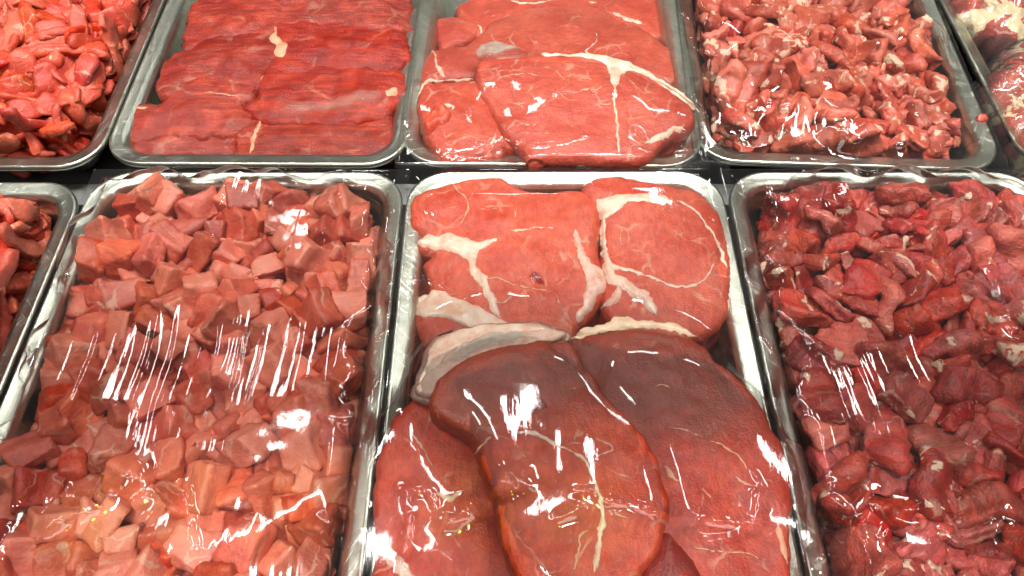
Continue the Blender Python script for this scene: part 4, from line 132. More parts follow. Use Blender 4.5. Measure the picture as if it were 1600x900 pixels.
 'B1': '0 927 -1349 -278 499 9 -33 2 0;1 1048 900 -298 292 -4 -9 406 1;4 803 1061 -210 34 82 216 -442 0;5 193 1611 -88 255 342 260 22 0;11 -310 1779 -222 497 -55 -4 -4 0;2 -1159 -933 -170 263 -242 -327 125 0;4 567 1502 -225 287 -100 -1 397 0;7 -1126 775 -152 188 206 -309 -277 0;8 1042 -1221 -95 36 -194 -459 12 1;9 940 -1017 -281 489 26 -11 -102 1;6 557 -1611 -257 8 -405 -293 8 1;8 863 166 -228 413 -19 -97 -263 0;9 788 -1159 -230 58 -495 -27 -28 0;11 1169 -610 -223 350 -24 53 -352 1;12 131 -1664 -165 179 -11 -295 362 0;13 1031 563 -217 5 -30 401 -298 1;0 -843 -1650 -180 19 485 4 120 0;1 -383 -1462 -204 296 -189 -339 108 0;2 974 316 -269 372 -244 126 -190 1;4 -982 297 -205 231 -35 195 -397 0;5 -424 1702 -29 207 -404 -143 -154 0;6 943 -193 -228 188 20 -2 -463 0;10 919 -540 -287 451 136 28 164 0;11 -77 490 -215 388 -285 -122 61 0;12 1014 1698 -143 439 -10 53 233 0;13 -441 -1295 -191 151 86 -465 -60 0;1 456 462 -181 490 57 -66 -47 0;2 -147 -755 -167 497 51 14 15 0;4 884 724 -89 277 71 7 410 0;6 51 -243 -99 444 -31 -15 227 0;8 709 886 -171 372 -20 -66 327 0;11 502 1738 -15 29 -148 79 -470 0;12 524 -793 -184 483 -72 28 -105 0;13 1022 -1754 -285 492 85 3 27 1;0 -1167 447 -51 206 287 20 353 0;3 -742 756 -148 68 410 -272 -58 0;4 -380 -1037 -112 374 -215 49 248 0;5 -773 548 -176 108 179 418 178 0;6 -131 1676 -25 342 -279 233 28 0;7 -687 1061 -59 291 -17 -3 -406 0;9 -410 1208 -121 199 -110 -133 425 0;10 806 1740 69 79 81 151 463 0;11 331 962 44 390 244 -157 116 0;12 -424 895 -97 473 -15 -75 142 0;13 1011 -697 -176 73 185 -101 -447 0;0 506 -485 -111 26 -421 -198 182 0;2 652 170 -107 106 478 -71 70 0;3 -103 -1675 -23 148 -1 397 265 0;4 1128 -239 17 201 -218 -279 290 1;5 424 1403 -16 458 58 60 -183 0;6 324 -564 -146 308 -347 177 63 0;7 457 -1763 -72 453 202 54 -29 1;8 161 1115 -88 57 32 -394 -300 0;9 -887 -1598 -71 176 134 -56 -445 0;10 -630 -1177 -89 177 -238 42 400 0;11 -539 -1564 -36 147 -156 -269 363 0;12 -550 967 -205 370 -82 -229 232 0;13 361 -72 -196 19 472 161 32 0;0 -1007 923 18 139 457 133 60 0;1 809 342 -142 70 -464 143 -96 0;2 619 1531 -99 8 63 490 78 0;3 -160 -1378 -138 279 64 91 400 0;4 -547 -353 -229 224 4 -1 447 0;5 487 1111 -4 198 27 -15 458 0;6 -33 205 -136 354 -8 -68 346 0;7 801 -1512 -86 43 154 399 -255 1;8 -446 -273 -167 342 -245 93 -254 0;9 391 -1170 -26 144 -469 -91 -32 0;10 680 -1633 -77 158 446 -161 -19 1;11 11 -1078 -118 494 53 22 -52 0;12 -354 167 -198 80 -18 196 -453 0;13 935 -1547 -269 31 24 -272 -418 1;0 745 -1256 -146 56 -22 -138 477 0;1 -421 1307 8 121 -12 -19 -485 0;2 633 441 -10 74 401 276 90 0;3 -762 1517 -134 183 -295 220 -285 0;4 -1025 33 -111 484 -119 36 -27 0;5 1074 779 -161 116 -284 342 -196 1;6 -1021 1153 -25 68 -55 -123 -477 0;7 -270 1260 -173 337 -60 -146 334 0;8 -725 191 -82 333 349 -105 -81 0;9 -196 -445 63 39 -496 -34 -31 0;10 -637 -579 42 138 -106 442 -155 0;11 -511 -627 -98 35 -41 460 -188 0;13 822 -803 -163 310 34 19 390 0;0 -128 96 -44 49 -388 311 -19 0;1 1049 1378 -109 155 244 -398 90 0;2 1147 318 -107 209 -229 292 -262 1;3 871 -1008 -16 187 2 29 -463 0;4 246 321 -64 433 -221 61 -100 0;5 -996 482 12 452 82 -36 193 0;6 -1124 -484 -225 352 4 1 355 0;7 -173 -580 27 6 -68 376 -323 0;8 -273 -294 -65 51 247 424 81 0;9 -432 1146 57 213 6 148 -427 0;10 -599 619 -54 101 -75 -482 46 0;11 1039 424 92 329 -48 115 -355 0;12 62 1203 -38 42 -44 -31 495 0;13 -973 656 -43 171 -465 69 -7 0;0 705 1498 208 454 -69 145 -134 0;1 475 782 -106 21 -482 124 -46 0;2 340 -905 -93 16 -80 -464 169 0;3 -915 -242 -115 52 -25 88 -489 0;4 1109 -980 -3 327 -138 -169 -309 1;5 -559 -860 -188 91 -474 16 -130 0;6 676 1599 9 62 155 -467 61 0;7 41 -1315 -63 417 102 34 -254 0;8 214 -1627 55 51 -478 -38 132 0;9 251 -1470 -198 266 -68 -316 274 0;10 369 117 -120 115 -58 81 476 0;11 888 -248 -63 312 357 -115 -111 0;12 -1071 -879 -133 297 -188 350 61 0;13 -622 358 -50 51 -74 -258 -418 0;0 829 515 45 471 101 97 90 0;1 1137 -1601 -124 389 -117 13 -291 1;2 -869 -1153 -151 325 -51 63 -371 0;3 1115 1105 1 240 -155 393 -119 0;4 -82 535 38 487 3 -98 53 0;5 1098 295 190 339 99 46 351 1;6 -545 -114 60 170 -185 -377 211 0;7 -179 -76 57 475 11 9 -157 0;8 830 1760 216 246 -423 56 87 0;9 -988 1635 -189 87 458 180 -7 0;10 -95 372 60 5 492 -70 -59 0;11 169 -1267 115 458 183 81 5 0;12 -983 -629 -149 110 131 -98 459 0;13 919 541 196 302 9 118 381 0;0 -207 727 -23 19 -31 444 226 0;1 653 19 14 131 14 -50 480 0;2 136 861 -21 214 -83 -388 215 0;3 -244 -1199 61 292 -98 23 -393 0;4 519 -1332 4 196 -15 69 -455 0;5 -978 -681 71 407 -113 35 -264 0;6 -620 -361 170 337 -110 -155 316 0;7 -79 1465 66 79 188 -381 -252 0;8 569 865 55 49 92 -284 -398 0;9 -711 -357 -67 328 -275 -86 243 0;10 899 -1375 -54 467 148 -60 -78 0;11 -1149 257 82 367 67 121 -310 0;12 -1073 -1068 -32 122 -126 -344 317 0;13 1116 -511 109 86 254 169 387 1;0 1000 -251 108 244 64 -42 -430 1;1 958 -1440 104 318 -335 102 -161 0;2 -34 -1073 140 84 71 -487 17 0;3 -94 -855 -45 157 -43 -369 295 0;4 -1089 -1449 -227 442 -36 149 -176 0;6 145 1410 177 393 36 53 -302 0;7 478 -232 -43 48 -66 -492 -36 0;8 796 -1114 140 302 357 -129 -120 0;9 -207 584 -131 41 421 267 14 0;10 314 -45 -42 95 77 441 200 0;11 -760 -1656 77 122 92 -143 -454 0;12 635 -706 48 112 130 -427 -196 0;13 392 483 -5 161 -400 -209 143 0;0 -349 957 88 486 -13 91 -75 0;1 -559 1510 -98 158 -201 146 404 0;2 -201 -1552 75 163 -360 141 -271 0;3 -822 1166 79 437 -199 5 -139 0;4 -344 -901 61 182 72 431 160 0;5 -1016 -1274 65 124 87 -315 358 0;6 -356 -1738 166 103 20 -468 142 0;7 -980 -593 155 268 -379 156 -101 0;8 -216 -415 267 121 -464 -93 109 0;9 -671 -981 -31 55 2 166 468 0;10 227 1050 267 389 115 -248 154 0;11 757 -892 202 170 467 -21 -52 0;12 374 -365 48 467 -159 79 -27 0;13 189 676 46 243 152 -11 -409 0;0 131 -814 53 140 22 185 442 0;1 746 -492 -162 399 -250 -158 61 0;2 521 654 139 67 -119 479 -37 0;3 -351 1557 169 40 -447 220 17 0;4 -999 962 170 383 309 -55 70 0;5 -904 -67 -43 30 77 -480 111 0;6 -632 1377 140 490 -78 -28 55 0;7 467 260 133 143 -457 -137 -44 0;8 -401 472 15 354 201 -141 -254 0;9 695 1793 504 166 135 -352 283 0;10 479 -1562 74 376 75 40 319 0;11 16 1778 239 496 -63 22 -1 0;12 -1130 -1664 -88 325 158 24 -345 0;13 -125 1206 160 289 -283 294 -15 0;0 561 1211 126 256 130 199 358 0;1 864 930 6 126 360 -322 31 0;2 -481 -28 253 413 -67 13 -274 0;3 -438 -1188 97 320 -235 -256 164 0;4 911 1531 240 461 -38 189 23 0;5 852 -161 235 213 -148 -181 387 0;6 -684 1644 69 157 38 -57 -470 0;7 566 165 202 400 289 41 73 0;8 -558 -798 89 108 -190 312 324 0;9 1074 269 298 211 40 -35 -450 0;10 1105 617 334 31 260 -405 130 0;11 -964 658 139 340 253 162 210 0;12 -262 -117 150 410 -124 86 -243 0;13 901 49 128 314 213 -228 -232 0;0 753 1172 82 291 -45 252 315 0;1 -603 828 117 28 63 -495 -18 0;2 -442 460 211 29 447 186 -122 0;3 326 -786 54 347 -252 0 -256 0;4 183 -1462 218 480 -107 78 47 0;5 351 568 223 132 -476 56 -53 0;6 -1016 1675 -15 75 -137 -473 42 0;7 -612 1507 251 22 44 -52 -495 0;8 126 -631 151 86 47 -152 -466 0;9 -197 882 254 329 -289 -128 205 0;10 1085 1797 405 320 -301 154 183 0;11 -431 1156 221 197 446 -50 -101 0;12 -1013 -1713 222 275 380 -173 0 0;13 84 436 128 173 62 65 461 0;0 -870 -978 299 126 356 -320 67 0;1 540 -703 142 74 -52 -18 492 0;2 -181 710 393 72 -205 243 -379 0;3 -182 -580 181 54 -49 88 -487 0;4 -941 64 44 73 83 -451 -185 0;5 -1010 -282 128 415 -238 107 100 0;6 674 -221 84 41 -347 352 64 0;7 977 -704 104 14 150 472 64 1;8 -936 -438 92 454 -100 -110 -147 0;9 308 800 195 15 497 -49 -25 0;10 -758 492 120 159 -462 -106 23 0;11 430 1602 350 244 356 -9 252 0;12 1222 -1676 117 76 341 177 -311 1;13 416 -1724 235 248 423 -72 -69 1;0 -591 -1271 222 89 -23 -75 486 0;1 711 1353 52 406 -236 168 38 0;2 -496 -1278 359 330 -374 17 -35 0;3 56 -58 137 364 5 -48 339 0;4 -81 698 163 64 300 -395 -21 0;5 -173 99 174 163 150 -437 99 0;6 316 -810 346 287 -366 -89 -161 0;7 -1186 -875 202 346 38 -22 358 0;8 1028 1007 130 329 -290 -39 -237 0;9 -682 -123 333 5 -167 168 440 0;10 -706 -816 129 142 223 402 135 0;11 -1067 -899 340 139 404 244 90 0;12 1059 1577 200 19 196 -206 411 0;13 -404 230 201 99 -429 113 -208 0;0 652 876 371 181 205 -402 116 0;1 914 909 225 197 140 -114 -423 0;2 807 -1596 524 116 315 -327 175 1;3 -219 -604 395 369 -34 76 -327 0;4 -897 1729 295 86 281 42 -403 0;5 -467 718 167 43 -489 -93 26 0;6 728 1487 645 16 -379 -215 245 0;7 -109 -1540 265 131 -427 203 -96 0;8 548 760 329 485 109 -38 -41 0;9 967 1576 460 103 110 -30 476 0;10 93 -1224 289 221 12 -217 -392 0;11 165 355 379 338 -156 2 334 0;12 -877 -1641 344 230 -205 -223 325 0;13 464 -520 341 7 -421 -264 53 0;0 -89 -196 291 56 109 -483 -37 0;1 -892 331 200 476 -147 12 43 0;2 -880 472 255 429 -234 -32 100 0;3 437 1266 468 140 -296 -374 53 0;4 360 1100 192 254 104 396 134 0;5 427 -60 237 117 -234 -425 31 0;6 275 1430 380 363 245 53 -236 0;7 -633 -742 318 55 377 322 42 0;8 611 -1335 156 107 0 -391 293 0;9 340 247 264 39 76 489 -60 0;10 986 761 360 164 436 135 121 0;11 1093 -993 259 90 -397 -284 60 1;12 -248 400 279 11 -496 14 60 0;13 -728 -1067 96 325 46 -111 361 0;0 -1043 174 198 181 -41 -133 -445 0;1 -907 -22 358 16 276 416 21 0;2 795 -351 237 293 85 243 -313 0;3 968 1307 133 37 196 -433 151 0;4 320 837 507 16 -154 -99 -465 0;5 -50 1496 239 359 -182 228 -189 0;6 689 -688 338 133 329 351 -28 0;7 -864 28 226 429 -146 -156 143 0;8 873 -1754 133 235 439 1 -46 1;9 -641 1755 215 474 -65 -123 -74 0;10 627 535 372 424 165 -68 195 0;11 23 -383 336 110 -393 -287 29 0;12 -418 -1463 400 88 -5 -300 390 0;13 -493 1001 361 276 -162 -376 -76 0;0 997 -516 355 138 14 -22 480 1;1 -1181 1614 305 143 -286 164 -347 0;2 -267 -1030 425 49 -478 93 -101 0;3 66 1003 302 242 -357 167 -191 0;4 1092 1085 435 447 -136 -169 54 0;5 -181 -230 424 59 327 -370 48 0;6 -584 -353 416 36 163 442 -165 0;7 -804 691 315 196 -452 61 -55 0;8 -1164 1437 15 144 323 -157 -317 0;9 -418 231 337 450 -153 -27 152 0;10 526 125 415 1 -136 481 19 0;11 -932 -1477 111 131 -92 46 472 0;12 579 1507 457 369 148 227 -201 0;13 410 -193 360 440 217 -69 -66 0;0 573 -38 465 36 -85 -135 -472 0;1 1099 -161 222 348 -54 -30 353 1;2 -1000 -519 323 419 -196 -23 188 0;3 139 -190 517 115 -315 -370 16 0;4 -1103 -305 332 311 336 178 -90 0;5 -384 -1564 284 466 -52 -31 -172 0;6 -1006 94 552 440 -224 26 75 0;7 -609 -580 489 185 -68 -382 255 0;8 -869 -352 469 16 -419 271 16 0;9 264 980 483 45 -146 -317 355 0;10 299 281 431 395 73 233 186 0;11 696 -998 478 212 449 -51 -30 0;12 143 1354 361 193 -79 -391 232 0;13 260 -159 211 120 -403 -214 166 0;0 148 -410 573 7 -333 362 89 0;1 235 -1525 265 3 -99 41 -488 0;2 -619 159 523 370 -261 90 -191 0;3 661 -154 259 301 -33 116 -381 0;4 -204 1476 376 377 -9 167 283 0;5 -943 -1200 312 48 436 227 -77 0;6 455 -1152 205 36 67 -406 281 0;7 57 82 322 77 -206 -182 410 0;8 107 -951 224 426 -228 -57 -115 0;9 127 660 376 490 -88 -33 35 0;10 -542 892 329 2 41 217 -448 0;11 -289 286 593 405 -97 132 -244 0;12 493 -1664 282 274 -272 140 285 0;13 -1046 572 383 115 -476 -102 -4 0;0 -536 1233 392 1 -200 456 -43 0;1 705 371 344 50 -7 -491 -82 0;2 492 -435 483 63 132 -437 -193 0;3 349 470 457 415 -258 57 -87 0;4 1073 -1424 461 43 413 135 244 1;5 -789 -130 522 43 383 300 -108 0;6 636 1132 384 310 -181 35 -346 0;7 1000 -858 376 229 23 124 -426 1;8 -11 824 470 278 -226 -188 293 0;9 -163 444 449 495 23 -43 52 0;10 982 1373 263 17 -20 443 231 0;11 533 -1420 345 31 127 -470 109 0;12 -275 1717 454 403 -246 -46 -157 0;13 705 -1187 361 115 -5 -475 -105 0;0 971 -1698 428 458 -72 -88 -164 1;1 1208 -369 458 342 -81 -348 69 1;2 -16 -724 332 52 469 132 101 0;3 288 -1360 434 27 478 131 -62 0;4 -181 1179 454 144 32 468 -97 0;5 697 1351 461 35 -91 328 -364 0;6 1109 63 372 244 -378 -146 162 1;7 253 -398 400 129 -309 364 71 0;8 -911 286 392 92 28 -407 -274 0;9 -277 27 489 64 -237 -410 147 0;10 1188 1678 600 110 311 127 354 0;11 861 -1587 220 63 -116 -252 411 1;12 574 101 572 19 109 477 100 0;13 872 190 430 207 -349 -260 135 0;0 -1031 1646 254 21 363 230 255 0;1 -746 870 407 437 221 0 -101 0;2 -961 620 506 421 -153 -37 -218 0;3 96 676 619 127 9 -483 24 0;4 -611 491 468 463 157 -54 -90 0;5 -85 304 339 106 -201 417 -158 0;6 131 1675 420 66 -92 374 -312 0;7 1099 1454 554 216 -271 -256 253 0;8 -701 -799 470 38 -189 -449 107 0;9 982 1317 384 443 212 -77 52 0;10 -1047 -658 499 413 53 24 275 0;11 -646 761 486 153 -475 30 2 0;12 -978 -1412 288 61 138 -439 -186 0;13 -826 -591 696 204 155 98 418 0;0 245 1564 649 273 5 -180 -378 0;1 -648 170 680 193 -85 -139 432 0;2 -308 -874 551 174 456 108 -18 0;3 83 1290 556 465 -142 44 -109 0;4 744 -1152 556 29 219 -269 -359 1;5 723 -764 588 94 287 388 -91 1;6 892 1201 511 57 -103 -266 406 0;7 618 -1640 477 58 200 222 397 1;8 466 1143 645 43 -71 -393 -297 0;9 -648 -1592 363 370 11 153 -300 0;10 1173 -1051 398 79 325 -350 -125 1;11 886 -763 520 281 -213 137 -327 1;12 -932 72 700 491 -30 35 80 0;13 -320 948 451 432 145 201 47 0;0 837 194 536 23 -424 262 -35 0;1 -379 -1112 349 18 119 426 -232 0;2 -135 363 540 280 -84 -212 346 0;3 -530 -255 562 141 -179 -211 392 0;4 -612 1480 460 381 -95 -98 -293 0;5 -130 -1218 588 402 123 -1 -270 0;6 1139 -1367 216 256 -248 -136 -323 1;7 -1120 1018 370 125 317 360 -69 0;8 -964 1271 235 105 -107 130 459 0;9 568 -265 543 36 -93 463 -161 1;10 -1178 -1483 300 35 -323 1 380 0;11 -567 322 597 435 126 -144 -154 0;12 -616 -1627 549 160 -127 -366 -273 0;13 94 -820 437 80 166 -75 -459 0;0 1032 944 496 423 189 -187 15 0;1 -1090 1346 303 440 -172 -22 163 0;2 693 611 555 490 -70 46 -51 0;3 -889 1040 385 289 -266 -125 -283 0;4 -1119 -294 600 265 97 -363 -196 0;5 782 -1293 399 443 -193 77 101 1;6 55 -1659 467 48 476 144 5 0;7 -9 1018 657 259 -349 201 -145 0;8 975 -267 507 78 -244 271 -333 1;9 216 -1783 420 55 -263 117 405 0;10 -970 768 618 480 54 -23 -128 0;11 -189 -1636 558 218 -388 -227 0 0;12 -1033 -680 576 430 -93 -62 229 0;13 296 1030 713 171 460 -91 26 0;0 -330 -651 568 488 102 43 8 0;1 -1063 -1596 383 158 -231 359 -207 0;2 1138 487 464 276 -158 269 -276 0;3 139 1724 619 17 69 111 -482 0;4 -2 -137 538 336 111 189 298 0;5 288 -1514 532 117 -387 -258 141 0;6 844 901 512 254 278 31 -328 0;7 -981 1482 447 272 -321 214 -165 0;8 -436 1703 608 475 -65 -118 78 0;9 -246 -38 654 249 -349 210 -147 0;10 836 -1395 565 434 143 120 164 1;11 -1061 600 714 255 330 -210 -179 0;12 1134 -888 576 362 -7 33 -343 1;13 1191 269 606 14 358 -288 -197 0;0 1082 -400 431 244 137 -347 -227 1;1 -1133 1432 425 324 214 310 56 0;2 -555 -1170 555 239 416 -132 49 0;3 -720 -172 679 56 -18 131 -479 0;4 -14 -1133 315 204 348 -292 45 0;5 -406 -1680 436 254 -398 -161 34 0;6 175 411 642 205 -451 48 -46 0;7 887 -662 686 433 -250 -2 8 1;8 -880 -952 523 139 61 116 -462 0;9 -345 -210 606 323 -24 -196 326 0;10 -1037 291 568 103 157 455 -88 0;11 195 -1056 488 239 -436 33 -35 0;12 404 -1169 593 48 -47 237 -435 1;13 -133 -754 627 146 -2 -112 -465 0;0 -628 1534 632 10 31 473 160 0;1 -1101 404 605 68 345 351 -59 0;2 -764 1479 517 191 270 -352 -131 0;3 469 -644 546 407 -234 -46 165 1',
